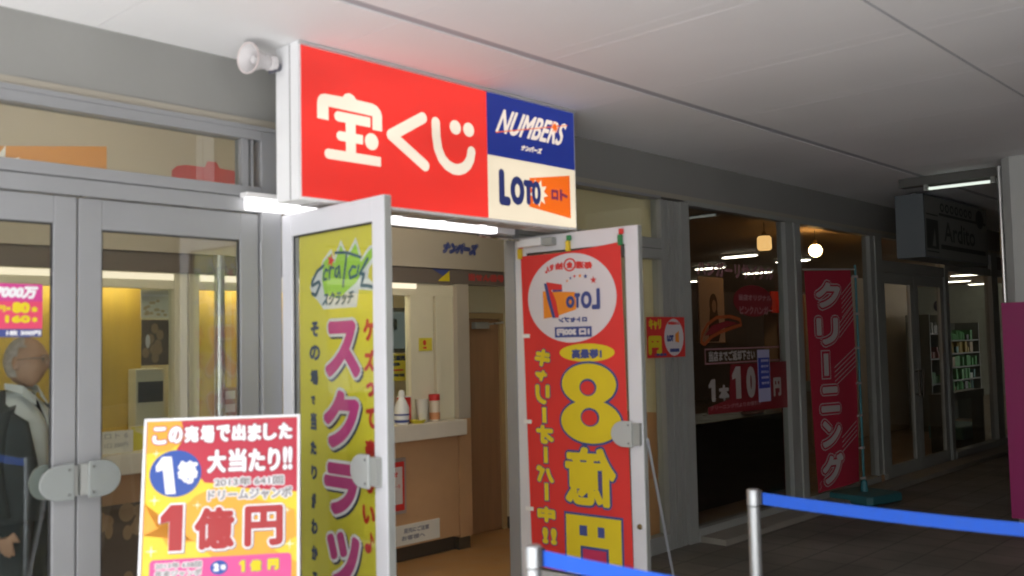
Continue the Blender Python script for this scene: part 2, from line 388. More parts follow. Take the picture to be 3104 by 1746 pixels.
# open right leaf
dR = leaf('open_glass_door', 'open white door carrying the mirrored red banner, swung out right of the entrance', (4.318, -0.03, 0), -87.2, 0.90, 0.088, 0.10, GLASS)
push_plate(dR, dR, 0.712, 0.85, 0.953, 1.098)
obj('edge_strip', MB().box(0.9005, 0.904, 0.004, 0.038, 0.02, 2.19), ALUG, dR)
lk = MB().lathe((0.863, -0.001, 0.515), (0, -1, 0), [(0, .016), (.008, .014), (.009, .006)], 16); obj('lock', lk, mat('brass', (.35, .28, .15), .35, .9), dR)
cl = MB().box(0.06, 0.25, -0.055, -0.002, 2.128, 2.178); co = obj('door_closer', cl, WHITE, dR, bevel=0.006)
obj('closer_end', MB().box(0.2505, 0.33, -0.05, -0.002, 2.125, 2.172), ALUG, co, bevel=0.005)
obj('closer_arm', MB().tube([(0.10, -0.07, 2.17), (-0.04, -0.16, 2.19), (-0.03, -0.30, 2.195)], 0.008, 8), STEEL, co)

# ------------------------------------------------------------------ yellow banner behind the glass of the left leaf
YEL = paper('banner yellow', (0.82, 0.70, 0.05)); MAG = paper('magenta print', (0.50, 0.05, 0.22)); PWH = paper('print white', (0.78, 0.78, 0.80))
TEAL = paper('print teal', (0.035, 0.10, 0.14)); LIME = paper('print lime', (0.38, 0.68, 0.04)); INK = paper('print ink', (0.045, 0.06, 0.12)); REDP = paper('print red', (0.62, 0.03, 0.025))
yb = thing('yellow_banner', 'tall yellow paper banner with magenta katakana behind the glass of the open left door', 'banner', (2.632, -0.03, 0), -93.4)
B0 = -0.0265
cloth = MB(); nu, nv = 10, 24
for j in range(nv + 1):
    for i in range(nu + 1):
        u = 0.118 + (0.7615 - 0.118) * i / nu; v = 0.20 + (2.084 - 0.20) * j / nv
        cloth.v.append((u, 0.0275, v))
for j in range(nv):
    for i in range(nu):
        a = j * (nu + 1) + i; cloth.f.append((a, a + 1, a + nu + 2, a + nu + 1))
obj('banner_sheet', cloth, YEL, yb)
burst = [(0.214, 1.83), (0.235, 1.88), (0.30, 1.905), (0.33, 1.955), (0.40, 2.0), (0.42, 1.955), (0.48, 2.035), (0.53, 1.965), (0.60, 2.035), (0.645, 1.94), (0.70, 1.985), (0.755, 1.995), (0.755, 1.93), (0.70, 1.89), (0.69, 1.85), (0.755, 1.80), (0.72, 1.79), (0.62, 1.80), (0.60, 1.722), (0.33, 1.722), (0.28, 1.765), (0.235, 1.79)]
obj('logo_back', MB().sheet(burst, B0), PWH, yb)
obj('logo_burst', MB().sheet([(0.33, 1.94), (0.40, 1.98), (0.425, 1.93), (0.48, 2.01), (0.53, 1.945), (0.60, 2.01), (0.64, 1.92), (0.70, 1.965), (0.745, 1.985), (0.735, 1.94), (0.66, 1.885), (0.60, 1.83), (0.53, 1.80), (0.46, 1.765), (0.34, 1.79), (0.32, 1.86)], B0 + .001), LIME, yb)
lg = MB()
for pts, wd in (([(.335, 1.925), (.28, 1.903), (.232, 1.852), (.236, 1.838), (.295, 1.853), (.305, 1.838), (.265, 1.79), (.235, 1.80)], .017), ([(.372, 1.90), (.355, 1.907), (.337, 1.885), (.336, 1.86), (.362, 1.862)], .013),
                ([(.39, 1.915), (.384, 1.86)], .013), ([(.387, 1.895), (.405, 1.915), (.422, 1.908)], .012), ([(.462, 1.912), (.438, 1.902), (.432, 1.872), (.45, 1.866), (.466, 1.90)], .012), ([(.468, 1.915), (.474, 1.862)], .012),
                ([(.53, 1.965), (.515, 1.90), (.497, 1.82)], .014), ([(.435, 1.978), (.53, 1.972), (.64, 1.942)], .013), ([(.60, 1.90), (.575, 1.905), (.548, 1.88), (.556, 1.853), (.60, 1.862)], .013),
                ([(.692, 1.93), (.632, 1.868), (.664, 1.866), (.642, 1.815), (.69, 1.812), (.748, 1.80)], .016), ([(.625, 1.905), (.61, 1.865)], .012)):
    lg.stroke(pts, wd, B0 + .002)
lg.text('スクラッチ', 0.32, 1.735, 0.59, 1.80, B0 + .002, bold=.003, shear=.02)
obj('logo_lettering', lg, TEAL, yb)
obj('logo_star', MB().star(0.40, 1.945, .035, .014, 5, B0 + .0035), REDP, yb)
def big_layers(par, items, layers, lift0):
    for k, (m, bold, du, dv, nm) in enumerate(layers):
        mb = MB()
        for st, u0, v0, u1, v1, mir in items:
            e = bold
            mb.text(st, u0 - e + du, v0 - e + dv, u1 + e + du, v1 + e + dv, lift0 + k * .0011, bold=bold + .011, mirror=mir, steps=12)
        obj(nm, mb, m, par)
sk = [('ス', .345, 1.405, .63, 1.665, False), ('ク', .325, 1.085, .62, 1.35, False), ('ラ', .325, .785, .60, 1.02, False), ('ッ', .345, .46, .61, .715, False), ('チ', .33, .21, .62, .43, False)]
for k, (m, bd, du, dv, nm) in enumerate([(INK, .030, .010, -.010, 'letter_shadow'), (PWH, .030, 0, 0, 'letter_outline'), (MAG, .016, 0, 0, 'large_lettering')]):
    mb = MB()
    for st, u0, v0, u1, v1, mir in sk:
        e = bd - .016
        mb.text(st, u0 - e + du, v0 - e + dv, u1 + e + du, v1 + e + dv, B0 + .0005 + k * .0016, bold=bd, steps=12)
    obj(nm, mb, m, yb)
l1 = MB()
for st, v0, v1, u0, u1 in [('そ', 1.595, 1.668, .215, .29), ('の', 1.483, 1.556, .205, .298), ('場', 1.368, 1.44, .21, .28), ('で', 1.275, 1.318, .213, .252), ('当', 1.155, 1.24, .208, .262), ('た', 1.041, 1.107, .206, .26), ('り', .925, .993, .21, .262), ('が', .79, .866, .21, .252), ('わ', .67, .745, .207, .262), ('か', .55, .62, .207, .262), ('る', .43, .50, .207, .262)]:
    obj('small_lettering', MB().text(st, u0, v0, u1, v1, B0 + .001, bold=.005), INK, yb)
l2 = MB()
for st, v0, v1, u0, u1 in [('ケ', 1.568, 1.667, .65, .745), ('ズ', 1.434, 1.531, .653, .735), ('っ', 1.323, 1.39, .668, .73), ('て', 1.186, 1.277, .663, .736), ('楽', 1.06, 1.14, .652, .742), ('し', .905, 1.02, .66, .72), ('い', .772, .854, .628, .722)]:
    obj('red_lettering', MB().text(st, u0, v0, u1, v1, B0 + .001, bold=.006), REDP, yb)
l2.disc(.668, .668, .026, .022, B0 + .001).stroke([(.69, .67), (.69, .735), (.71, .70)], .010, B0 + .001)
obj('note_print', l2, REDP, yb)

# ------------------------------------------------------------------ mirrored red banner clipped to the right leaf
FRED = mat('flag red', (0.66, 0.035, 0.03), 0.75, var=0.05, scale=5); FYEL = mat('flag yellow', (0.70, 0.55, 0.015), 0.75, var=0.04, scale=5)
FWH = mat('flag white', (0.66, 0.62, 0.64), 0.75); FBL = mat('flag blue', (0.05, 0.07, 0.24), 0.75); FOR = mat('flag orange', (0.80, 0.26, 0.02), 0.75); FPK = mat('flag crimson', (0.50, 0.03, 0.10), 0.75)
rb = thing('red_banner', 'red cloth banner with yellow mirrored figures clipped to the open right door', 'banner', (4.318, -0.03, 0), -87.2)
H0 = 0.012
def flagpos(u, v): return 0.004 * math.sin(u * 9 + v * 2) * (0.4 + 0.6 * (2.1 - v) / 2)
cl = MB(); nu, nv = 16, 40
for j in range(nv + 1):
    t = j / nv
    for i in range(nu + 1):
        s_ = i / nu
        vt = 2.077 + 0.03 * s_ - 0.012 * math.sin(math.pi * s_); v = 0.20 + (vt - 0.20) * t
        u = (0.055 + 0.042 * (1 - t)) + (0.737 - .012 * (1 - t)) * s_
        cl.v.append((u, -H0 + .001, v))
for j in range(nv):
    for i in range(nu):
        a = j * (nu + 1) + i; cl.f.append((a, a + 1, a + nu + 2, a + nu + 1))
obj('banner_cloth', cl, FRED, rb)
obj('hem', MB().rect(.10, .205, .81, .30, H0 + .0002), FPK, rb)
obj('white_disc', MB().disc(.432, 1.805, .325, .264, H0, 56), FWH, rb)
a = MB()
a.text('せん', .245, 1.955, .315, 1.995, H0 + .001, bold=.003, mirror=True, tilt=.35).text('抽', .325, 1.975, .385, 2.02, H0 + .001, bold=.003, mirror=True)
a.text('毎週', .475, 1.975, .595, 2.02, H0 + .001, bold=.003, mirror=True, tilt=-.1)
a.disc(.432, 2.0, .046, .04, H0 + .0012)
obj('red_lettering', a, FRED, rb)
obj('ring', MB().disc(.432, 2.0, .034, .030, H0 + .0022), FWH, rb)
obj('ring_letter', MB().text('金', .408, 1.98, .456, 2.02, H0 + .0032, bold=.003, mirror=True), FRED, rb)
obj('orange_shape', MB().sheet([(.224, 1.853), (.467, 1.837), (.472, 1.735), (.33, 1.70), (.228, 1.687)], H0 + .001), FOR, rb)
obj('digit_shadow', MB().sheet([(.235, 1.90), (.262, 1.90), (.30, 1.78), (.335, 1.69), (.295, 1.69), (.258, 1.80)], H0 + .002).rect(.30, 1.845, .372, 1.862, H0 + .002), FBL, rb)
obj('digit', MB().sheet([(.255, 1.907), (.373, 1.886), (.372, 1.855), (.292, 1.858), (.325, 1.79), (.345, 1.69), (.318, 1.69), (.285, 1.80)], H0 + .003), FRED, rb)
lt = MB()
for ch, u0, v0, u1, v1 in [('L', .585, 1.73, .645, 1.852), ('O', .508, 1.737, .587, 1.838), ('T', .462, 1.742, .505, 1.83), ('O', .40, 1.744, .463, 1.816)]:
    lt.text(ch, u0, v0, u1, v1, H0 + .0035, bold=.007, mirror=True)
lt.text('ロトセブン', .342, 1.66, .55, 1.693, H0 + .0035, bold=.003, mirror=True)
lt.rect(.31, 1.572, .58, 1.634, H0 + .0015)
obj('blue_lettering', lt, FBL, rb)
obj('price_lettering', MB().text('1口 300円', .325, 1.583, .565, 1.624, H0 + .003, bold=.004, mirror=True), FWH, rb)
for (u, v, r, m) in [(.60, 1.90, .024, FRED), (.545, 1.925, .016, FBL), (.505, 1.93, .014, FOR), (.465, 1.93, .012, FRED), (.435, 1.92, .011, FBL), (.41, 1.905, .010, FOR)]:
    obj('star', MB().star(u, v, r, r * .42, 5, H0 + .002, 0), m, rb)
obj('yellow_oval', MB().disc(.537, 1.481, .197, .053, H0), FYEL, rb)
obj('dark_lettering', MB().text('1等最高', .43, 1.446, .645, 1.503, H0 + .001, bold=.004, mirror=True), FBL, rb)
big = [('億', .362, .60, .722, .935, .0115)]
for k, (m, ex, nm) in enumerate([(FBL, .014, 'letter_outline'), (FYEL, 0.0, 'large_lettering')]):
    mb = MB()
    for st, u0, v0, u1, v1, bd in big:
        mb.text(st, u0 - ex, v0 - ex, u1 + ex, v1 + ex, H0 + .0005 + k * .0022, bold=bd + ex, mirror=True, steps=14)
    obj(nm, mb, m, rb)
obj('yen_outline', MB().rect(.347, .20, .762, .554, H0 + .0008), FBL, rb)
obj('yen', MB().rect(.361, .20, .748, .54, H0 + .0028), FYEL, rb)
obj('yen_window', MB().rect(.458, .426, .513, .485, H0 + .0038), FBL, rb)
obj('yen_window', MB().rect(.587, .426, .634, .485, H0 + .0038), FBL, rb)
obj('yen_gap_edge', MB().rect(.462, .20, .66, .368, H0 + .0038), FBL, rb)
obj('yen_gap', MB().rect(.480, .20, .643, .352, H0 + .0048), FPK, rb)
def eight(g, lift):
    return MB().disc(.547, 1.298, .193 + g, .120 + g, lift).disc(.555, 1.083, .213 + g, .126 + g, lift)
obj('figure_outline', eight(.014, H0 + .0008), FBL, rb)
obj('figure', eight(0, H0 + .0028), FYEL, rb)
for u_, v_, a_, b_ in ((.543, 1.280, .060, .050), (.552, 1.108, .066, .054)):
    obj('figure_hole_edge', MB().disc(u_, v_, a_, b_, H0 + .0036), FBL, rb)
    obj('figure_hole', MB().disc(u_ - .002, v_ - .003, a_ - .011, b_ - .010, H0 + .0046), FRED, rb)
side = [('キ', 1.40, 1.505, .15, .27), ('ャ', 1.31, 1.378, .15, .245), ('リ', 1.172, 1.293, .15, .262), ('|', 1.063, 1.157, .20, .232), ('オ', .938, 1.051, .15, .285), ('|', .824, .921, .205, .235), ('バ', .708, .81, .143, .28), ('|', .602, .706, .205, .235), ('中', .473, .566, .145, .283), ('!!', .346, .444, .18, .29)]
for k, (m, ex, nm) in enumerate([(FBL, .006, 'side_outline'), (FYEL, 0.0, 'side_lettering')]):
    mb = MB()
    for st, v0, v1, u0, u1 in side:
        if st == '|': mb.rect(u0 - ex, v0 - ex, u1 + ex, v1 + ex, H0 + .0005 + k * .0015)
        else: mb.text(st, u0 - ex, v0 - ex, u1 + ex, v1 + ex, H0 + .0005 + k * .0015, bold=.009 + ex, mirror=True)
    obj(nm, mb, m, rb)
for v in (1.586, 1.066, .543): obj('tape', MB().rect(.055, v - .012, .118, v + .012, .016), WHITE, rb)
for u, v, m1, m2 in [(.055, 2.11, mat('clip yellow', (.7, .5, .02), .4), REDP), (.425, 2.13, mat('clip yellow', (0, 0, 0)), mat('clip green', (.02, .2, .06), .4)), (.795, 2.135, mat('clip green', (0, 0, 0)), REDP)]:
    q = MB().box(u - .012, u + .012, -.03, -.003, v - .05, v + .012); o = obj('clip', q, m1, rb, bevel=.004)
    obj('clip_handle', MB().box(u - .004, u + .022, -.028, -.008, v + .013, v + .045), m2, o, bevel=.004)

# ------------------------------------------------------------------ illuminated sign box
sg = thing('lightbox_sign', 'large lit red, blue and white lottery sign box hanging under the canopy ceiling', 'sign', (3.43, -0.27, 2.2))
fy = -0.45
E_RED = emit('lit red', (1.0, 0.046, 0.034), 0.95 / EXPO, (0.5, 0.02, 0.02)); E_WH = emit('lit white', (1.0, 0.87, 0.70), 1.04 / EXPO, (.7, .65, .55))
E_BL = emit('lit blue', (0.015, 0.032, 0.24), 1.0 / EXPO, (0.02, 0.04, 0.2)); E_OR = emit('lit orange', (0.92, 0.155, 0.012), 1.0 / EXPO, (.5, .1, .01)); E_CR = emit('lit cream', (0.93, 0.80, 0.60), 1.0 / EXPO, (.7, .65, .55))
E_NAVY = emit('lit navy', (0.03, 0.04, 0.16), 0.9 / EXPO, (.02, .03, .1)); E_PUR = emit('lit purple', (.22, .03, .10), 0.9 / EXPO, (.1, .02, .05)); E_NW = emit('lit pale', (1, .84, .72), 0.95 / EXPO, (.7, .65, .55))
cs = MB()
cs.box(2.45, 4.42, -0.38, -0.268, 2.215, 2.937).box(2.45, 2.478, fy + .004, -0.3805, 2.212, 2.938).box(4.404, 4.42, fy + .004, -0.3805, 2.212, 2.938)
cs.box(2.4785, 4.4035, fy + .004, -0.3805, 2.922, 2.938).box(2.4785, 4.4035, fy + .004, -0.3805, 2.212, 2.226)
obj('casing', cs, mat('sign casing', (0.84, 0.85, 0.86), 0.45, var=0.02), sg, True)
obj('front_lip', MB().box(2.45, 4.42, fy - .012, fy + .002, 2.924, 2.938), mat('lip grey', (.5, .5, .5), .5), sg, True)  # lip added to hold the red glow off the ceiling
obj('casing_seam', MB().box(2.4492, 2.4499, -0.382, -0.377, 2.216, 2.937), GASK, sg, True)
def front(name, mb, m, par=sg):
    mb.v = [(x, y + fy, z) for x, y, z in mb.v]
    return obj(name, mb, m, par, True)
pr = front('red_panel', MB().rect(2.464, 2.2265, 3.664, 2.922, -.003), E_RED)
pb = front('blue_panel', MB().rect(3.6655, 2.5755, 4.414, 2.922, -.003), E_BL)
pc = front('white_panel', MB().rect(3.6655, 2.2265, 4.414, 2.5745, -.003), E_CR)
t = MB()
roof = [(2.55, 2.597), (2.55, 2.672), (2.556, 2.694), (2.570, 2.710), (2.592, 2.717), (2.695, 2.720), (2.708, 2.736), (2.733, 2.745), (2.760, 2.737), (2.775, 2.720), (2.873, 2.718), (2.900, 2.710), (2.920, 2.692), (2.930, 2.668), (2.930, 2.590), (2.871, 2.590), (2.871, 2.657), (2.613, 2.661), (2.613, 2.596)]
t.sheet(roof, 0)
t.disc(2.67, 2.6235, .024, .024, 0).rect(2.67, 2.5995, 2.858, 2.6475, 0)
t.disc(2.68, 2.532, .0225, .0225, 0).rect(2.68, 2.5095, 2.812, 2.5545, 0)
t.rect(2.711, 2.44, 2.769, 2.61, 0).disc(2.612, 2.439, .0235, .0235, 0).rect(2.612, 2.4155, 2.920, 2.4625, 0)
t.stroke([(3.195, 2.700), (2.988, 2.582), (3.207, 2.456)], .058, 0)
ji = [(3.285, 2.690), (3.287, 2.62), (3.299, 2.555), (3.325, 2.507), (3.362, 2.478), (3.405, 2.463), (3.44, 2.463), (3.478, 2.475), (3.508, 2.497), (3.53, 2.530), (3.540, 2.572)]
t.stroke(ji, .058, 0).disc(3.424, 2.686, .040, .038, 0).disc(3.522, 2.688, .040, .038, 0)
front('lettering', t, E_WH, pr)
front('dot_ring', MB().disc(2.862, 2.530, .051, .052, .0022), E_RED, pr)
front('dot', MB().disc(2.862, 2.530, .041, .041, .0034), E_WH, pr)
front('lettering', MB().text('NUMBERS', 3.728, 2.706, 4.352, 2.846, 0, bold=.004, shear=.07).text('ナンバーズ', 3.932, 2.632, 4.118, 2.668, 0, bold=.003, shear=.012), E_NW, pb)
front('spark', MB().sheet([(3.728, 2.702), (3.728, 2.708), (4.351, 2.841), (4.351, 2.836)], .0022).star(4.232, 2.808, .042, .016, 9, .0024), E_OR, pb)
front('orange_shape', MB().sheet([(3.999, 2.482), (4.36, 2.537), (4.363, 2.279), (3.993, 2.317)], 0), E_OR, pc)
front('star_burst', MB().star(4.075, 2.404, .082, .048, 9, .001), E_CR, pc)
lt = MB()
for ch, u0, v0, u1, v1, b in [('L', 3.745, 2.305, 3.838, 2.507, .015), ('O', 3.836, 2.316, 3.953, 2.480, .013), ('T', 3.945, 2.326, 4.027, 2.468, .012), ('O', 4.014, 2.332, 4.093, 2.470, .010)]:
    lt.text(ch, u0, v0, u1, v1, .0022, bold=b)
front('lettering', lt, E_NAVY, pc)
front('side_lettering', MB().text('ロ', 4.186, 2.376, 4.248, 2.436, .0022, bold=.005).text('ト', 4.262, 2.376, 4.336, 2.444, .0022, bold=.005), E_PUR, pc)
lens = MB()
for i in range(6): lens.box(2.56 + i * .31, 2.80 + i * .31, -0.435, -0.295, 2.206, 2.2118)
obj('bottom_cover', lens, mat('cover grey', (.45, .43, .42), .4, var=.15, scale=9), sg, True)
hb = MB()
for x in (2.7, 4.2): hb.box(x - .03, x + .03, -0.267, 0.0, 2.88, 2.93)
obj('bracket', hb, ALUG, sg, True)
# fluorescent batten behind the sign, lighting the door head
bt = thing('fluorescent_batten', 'bright white fluorescent tube light along the door head under the red sign', 'light', (3.4, -0.06, 2.2))
obj('housing', MB().box(2.40, 4.26, -0.095, -0.036, 2.262, 2.285), WHITE, bt, True)
obj('tube', MB().box(2.42, 4.10, -0.09, -0.04, 2.206, 2.2615), emit('tube white', (1, .97, .98), 3.0 / EXPO), bt, True)
obj('end_cap', MB().box(4.1005, 4.26, -0.088, -0.042, 2.208, 2.2615), mat('cap white', (.75, .75, .78), .4), bt, True)
# horn speaker on the side of the sign
hp = thing('horn_speaker', 'pale grey horn loudspeaker bracketed to the left side of the red sign', 'speaker', (2.44, -0.31, 2.84))
ax = Vector((-0.975, -0.16, -0.06)).normalized(); mouth = Vector((2.272, -0.325, 2.846)); 
pf = [(0, .072), (-.012, .066), (-.035, .050), (-.07, .036), (-.11, .028)]
HM = mat('horn grey', (.62, .60, .60), .45, var=.03)
hm = MB().lathe(mouth, ax, [(-.118, .024), (-.11, .031), (-.07, .038), (-.035, .050), (-.012, .062), (0.002, .069), (0.002, .065), (-.012, .058), (-.035, .044), (-.07, .031), (-.10, .020)], 28, cap=False)
obj('horn', hm, HM, hp, True)
obj('rim', MB().lathe(mouth, ax, [(-.002, .0695), (.006, .0705), (.006, .0655), (-.002, .0645)], 28, cap=False), mat('rim pink grey', (.7, .62, .60), .45), hp, True)
obj('reentrant_cone', MB().lathe(mouth, ax, [(-.10, .018), (-.03, .02), (-.022, .016), (-.018, .004)], 18), HM, hp, True)
obj('driver', MB().lathe(mouth, ax, [(-.150, .02), (-.147, .036), (-.118, .038), (-.112, .03)], 20), HM, hp, True)
br = MB().tube([mouth - ax * .12 + Vector((.0, 0, -.045)), mouth - ax * .12 + Vector((.03, .0, -.03)), (2.447, -.30, 2.84)], .010, 8).lathe((2.40, -.30, 2.845), (1, 0, 0), [(0, .03), (.012, .032), (.0485, .02)], 14)
obj('bracket', br, mat('bracket dark', (.09, .09, .11), .5), hp, True)

# ------------------------------------------------------------------ ticket booth inside the lottery shop
tb = thing('ticket_booth', 'lottery ticket counter with cream window frames and orange front inside the shop', 'counter', (3, 1.2, 0))
obj('front_panel', MB().box(0.21, 4.97, 1.2, 1.24, 0.12, 0.868), ORANGE, tb, True)
obj('toe_kick', MB().box(0.21, 5.0, 1.26, 1.30, 0.006, 0.1195), TOE, tb, True)
obj('ledge', MB().box(0.21, 4.965, 1.09, 1.46, 0.87, 0.985), mat('ledge cream', (.68, .62, .52), .4, var=.03), tb, True, bevel=.006)
obj('corner_post', MB().box(4.975, 5.10, 1.19, 1.49, 0.1, 0.98), ORANGE, tb, True)
obj('corner_post', MB().box(4.975, 5.10, 1.19, 1.49, 0.982, 2.0), BULK, tb, True)
obj('post_base', MB().box(4.975, 5.09, 1.21, 1.49, 0.006, 0.098), TOE, tb, True)
bk = obj('bulkhead', MB().box(0.21, 5.99, 1.2, 1.30, 2.115, 2.94), BULK, tb, True)
vl = obj('valance', MB().box(0.21, 5.99, 1.215, 1.29, 2.0, 2.114), VAL, tb, True)
wf = MB()
wf.box(0.21, 2.72, 1.23, 1.29, 1.905, 1.998).box(2.88, 4.975, 1.23, 1.29, 1.905, 1.998)
wf.box(2.721, 2.80, 1.225, 1.30, 0.986, 1.999).box(2.815, 2.879, 1.23, 1.29, 0.986, 1.999)
wf.box(4.545, 4.765, 1.23, 1.29, 0.986, 1.9045).box(4.785, 4.84, 1.22, 1.30, 0.986, 1.9045).box(4.845, 4.974, 1.235, 1.29, 0.986, 1.9045)
obj('window_frame', wf, mat('frame cream', (.74, .69, .52), .5, var=.02), tb, True)
obj('light_rail', MB().box(0.215, 2.715, 1.222, 1.2295, 1.955, 1.992).box(2.885, 4.6, 1.222, 1.2295, 1.955, 1.992), emit('rail glow', (1, .86, .64), 1.15 / EXPO), tb, True)
obj('window_pane', MB().box(0.22, 2.72, 1.262, 1.266, 1.12, 1.905), GLASS, tb, True)
obj('window_pane', MB().box(2.88, 4.544, 1.262, 1.266, 1.12, 1.905), GLASS, tb, True)
obj('yellow_backing', MB().box(0.5, 2.63, 1.46, 1.475, 1.0, 1.99), mat('yellow board', (.68, .45, .07), .6, var=.15, scale=2.5, stretch=(3, 3, .5)), tb, True)
obj('yellow_backing', MB().box(2.97, 3.75, 1.46, 1.475, 1.0, 1.99), mat('yellow board', (0, 0, 0)), tb, True)
obj('chrome_post', MB().lathe((2.955, 1.125, 0.986), (0, 0, 1), [(0, .045), (.01, .032), (1.12, .032)], 20), STEEL, tb, True)
# bulkhead signs
def onplane(name, mb, m, y, par):
    mb.v = [(x, yy + y, z) for x, yy, z in mb.v]; return obj(name, mb, m, par, True)
onplane('orange_sign', MB().sheet([(1.40, 2.57), (2.305, 2.69), (2.305, 2.42), (1.40, 2.40)], .002), paper('sign orange', (.62, .26, .04)), 1.2, bk)
onplane('star_sign', MB().star(1.74, 2.50, .13, .06, 9, .004), PWH, 1.2, bk)
onplane('blue_sign', MB().text('LOTO', 1.30, 2.40, 1.72, 2.56, .006, bold=.015), FBL, 1.2, bk)
onplane('red_sign', MB().sheet([(2.69, 2.40), (2.69, 2.60), (2.72, 2.63), (2.78, 2.645), (2.90, 2.645), (2.92, 2.685), (2.98, 2.685), (3.0, 2.65), (3.19, 2.64), (3.19, 2.40)], .002), paper('sign red', (.50, .06, .06)), 1.2, bk)
onplane('blue_lettering', MB().text('ナンバーズ', 4.83, 2.225, 5.23, 2.325, .003, bold=.012, shear=.03), FBL, 1.2, bk)
onplane('blue_corner', MB().sheet([(4.74, 2.11), (4.92, 2.11), (4.92, 2.03)], .003), FBL, 1.2125, vl)
onplane('yellow_corner', MB().sheet([(4.80, 2.02), (4.92, 2.10), (4.92, 2.02)], .0045), FYEL, 1.2125, vl)
onplane('red_lettering', MB().text('当せん番号', 5.12, 2.03, 5.52, 2.09, .003, bold=.006), paper('sign red', (0, 0, 0)), 1.2125, vl)
# booth lights (ceiling tubes over the clerk and the customers)
for i, (x0, x1, y, s_) in enumerate([(0.9, 2.3, 1.9, 6.0), (3.1, 4.5, 1.9, 5.0), (1.2, 2.6, 0.28, 3.6), (3.4, 4.8, 0.30, 3.8)]):
    lb = thing('ceiling_light', ['tube light on the booth ceiling over the yellow boards', 'tube light on the booth ceiling over the monitor', 'tube light on the shop ceiling over the old man', 'tube light on the shop ceiling inside the open doors'][i], 'light', ((x0 + x1) / 2, y, 2.9), group='tube lights inside the lottery shop')
    obj('housing', MB().box(x0, x1, y - .06, y + .06, 2.915, 2.944), WHITE, lb, True)
    obj('tube', MB().lathe((x0 + .03, y, 2.895), (1, 0, 0), [(0, .016), (x1 - x0 - .06, .016)], 10), emit('booth tube %d' % i, (1, .88, .66), s_ * 9 / EXPO), lb, True)

for x0, x1, lab in ((0.5, 2.6, 'unseen strip light added to brighten the yellow boards of the booth window'), (2.95, 4.5, 'unseen strip light added to brighten the booth window by the entrance')):  # unseen strips added to wash the yellow boards with light
    lb = thing('fill_strip', lab, 'light', ((x0 + x1) / 2, 1.33, 1.93), group='added strip lights behind the booth window frame')
    obj('housing', MB().box(x0, x1, 1.305, 1.365, 1.955, 1.975), WHITE, lb, True)
    obj('tube', MB().lathe((x0 + .03, 1.34, 1.938), (1, 0, 0), [(0, .013), (x1 - x0 - .06, .013)], 10), emit('fill tube', (1, .88, .62), 17 / EXPO), lb, True)
# booth contents
def pic(name, label, cat, x0, x1, z0, z1, y, m, th=.006, group=None):
    t_ = thing(name, label, cat, ((x0 + x1) / 2, y, z0), group=group)
    obj('sheet', MB().box(x0, x1, y - th, y, z0, z1), m, t_, True); return t_
PAPW = paper('paper white', (.68, .66, .58)); PDARK = paper('photo dark', (.12, .09, .07)); PYEL = paper('note yellow', (.70, .60, .05))
t_ = pic('poster', 'pale patterned poster in the booth window above the dark photo prints', 'poster', 2.55, 2.72, 1.735, 1.90, 1.30, PAPW)
m_ = MB()
for i in range(16): m_.disc(random.uniform(2.57, 2.70), random.uniform(1.75, 1.84), .012, .008, .008)
onplane('blotch', m_, paper('blotch', (.5, .38, .22)), 1.30, t_); onplane('strip', MB().rect(2.555, 1.862, 2.715, 1.874, .0085), PWH, 1.30, t_)
t_ = pic('poster', 'dark photo print hanging in the booth window beside the chrome post', 'poster', 2.555, 2.72, 1.46, 1.725, 1.30, PDARK)
m_ = MB()
for i in range(9): m_.disc(random.uniform(2.57, 2.69), random.uniform(1.49, 1.70), .022, .03, .008)
onplane('figure_print', m_, paper('photo tan', (.36, .25, .15)), 1.30, t_)
onplane('pale_print', MB().disc(2.59, 1.60, .014, .04, .0095), PWH, 1.30, t_)
bx = thing('cash_machine', 'pale boxy machine with a dark screen on the booth counter', 'machine', (2.63, 1.40, 0.986))
obj('case', MB().box(2.54, 2.72, 1.34, 1.44, 0.987, 1.44), mat('case cream', (.66, .62, .50), .5), bx, True, bevel=.008)
obj('screen', MB().box(2.555, 2.705, 1.333, 1.3395, 1.245, 1.365), mat('screen grey', (.05, .055, .07), .3), bx, True)
mn = thing('wall_monitor', 'grey wall monitor behind the booth window above the yellow notice', 'monitor', (4.36, 1.45, 1.5))
obj('bezel', MB().box(4.25, 4.71, 1.43, 1.47, 1.49, 1.825), mat('bezel', (.06, .06, .055), .5), mn, True, bevel=.008)
so_ = obj('screen', MB().box(4.28, 4.68, 1.425, 1.4295, 1.52, 1.795), emit('screen glow', (.10, .12, .11), .8 / EXPO, (.05, .06, .06)), mn, True)
onplane('screen_image', MB().rect(4.47, 1.66, 4.58, 1.74, .001).rect(4.49, 1.58, 4.53, 1.60, .001), mat('screen dark', (.02, .03, .03), .4), 1.4248, so_)
nt_ = pic('notice', 'large yellow notice with dark lines taped below the wall monitor', 'notice', 4.27, 4.69, 1.28, 1.48, 1.45, PYEL)
onplane('lettering', MB().text('宝くじ販売', 4.45, 1.43, 4.67, 1.47, .008, bold=.003).text('年中無休', 4.45, 1.39, 4.62, 1.42, .008, bold=.003).text('受付時間', 4.45, 1.31, 4.66, 1.335, .008, bold=.002), INK, 1.45, nt_)
onplane('red_line', MB().rect(4.46, 1.355, 4.65, 1.367, .008), REDP, 1.45, nt_)
nt_ = pic('notice', 'small square yellow notice with a red mark on the cream frame', 'notice', 4.62, 4.745, 1.50, 1.595, 1.229, PYEL)
onplane('mark', MB().disc(4.67, 1.56, .016, .02, .008).rect(4.655, 1.515, 4.69, 1.53, .008), REDP, 1.229, nt_)
fn = thing('framed_notice', 'framed red bordered notice on the orange counter front', 'notice', (4.3, 1.2, .37))
obj('frame', MB().box(4.12, 4.44, 1.180, 1.199, .36, .75), mat('frame grey', (.35, .28, .24), .4), fn, True, bevel=.004)
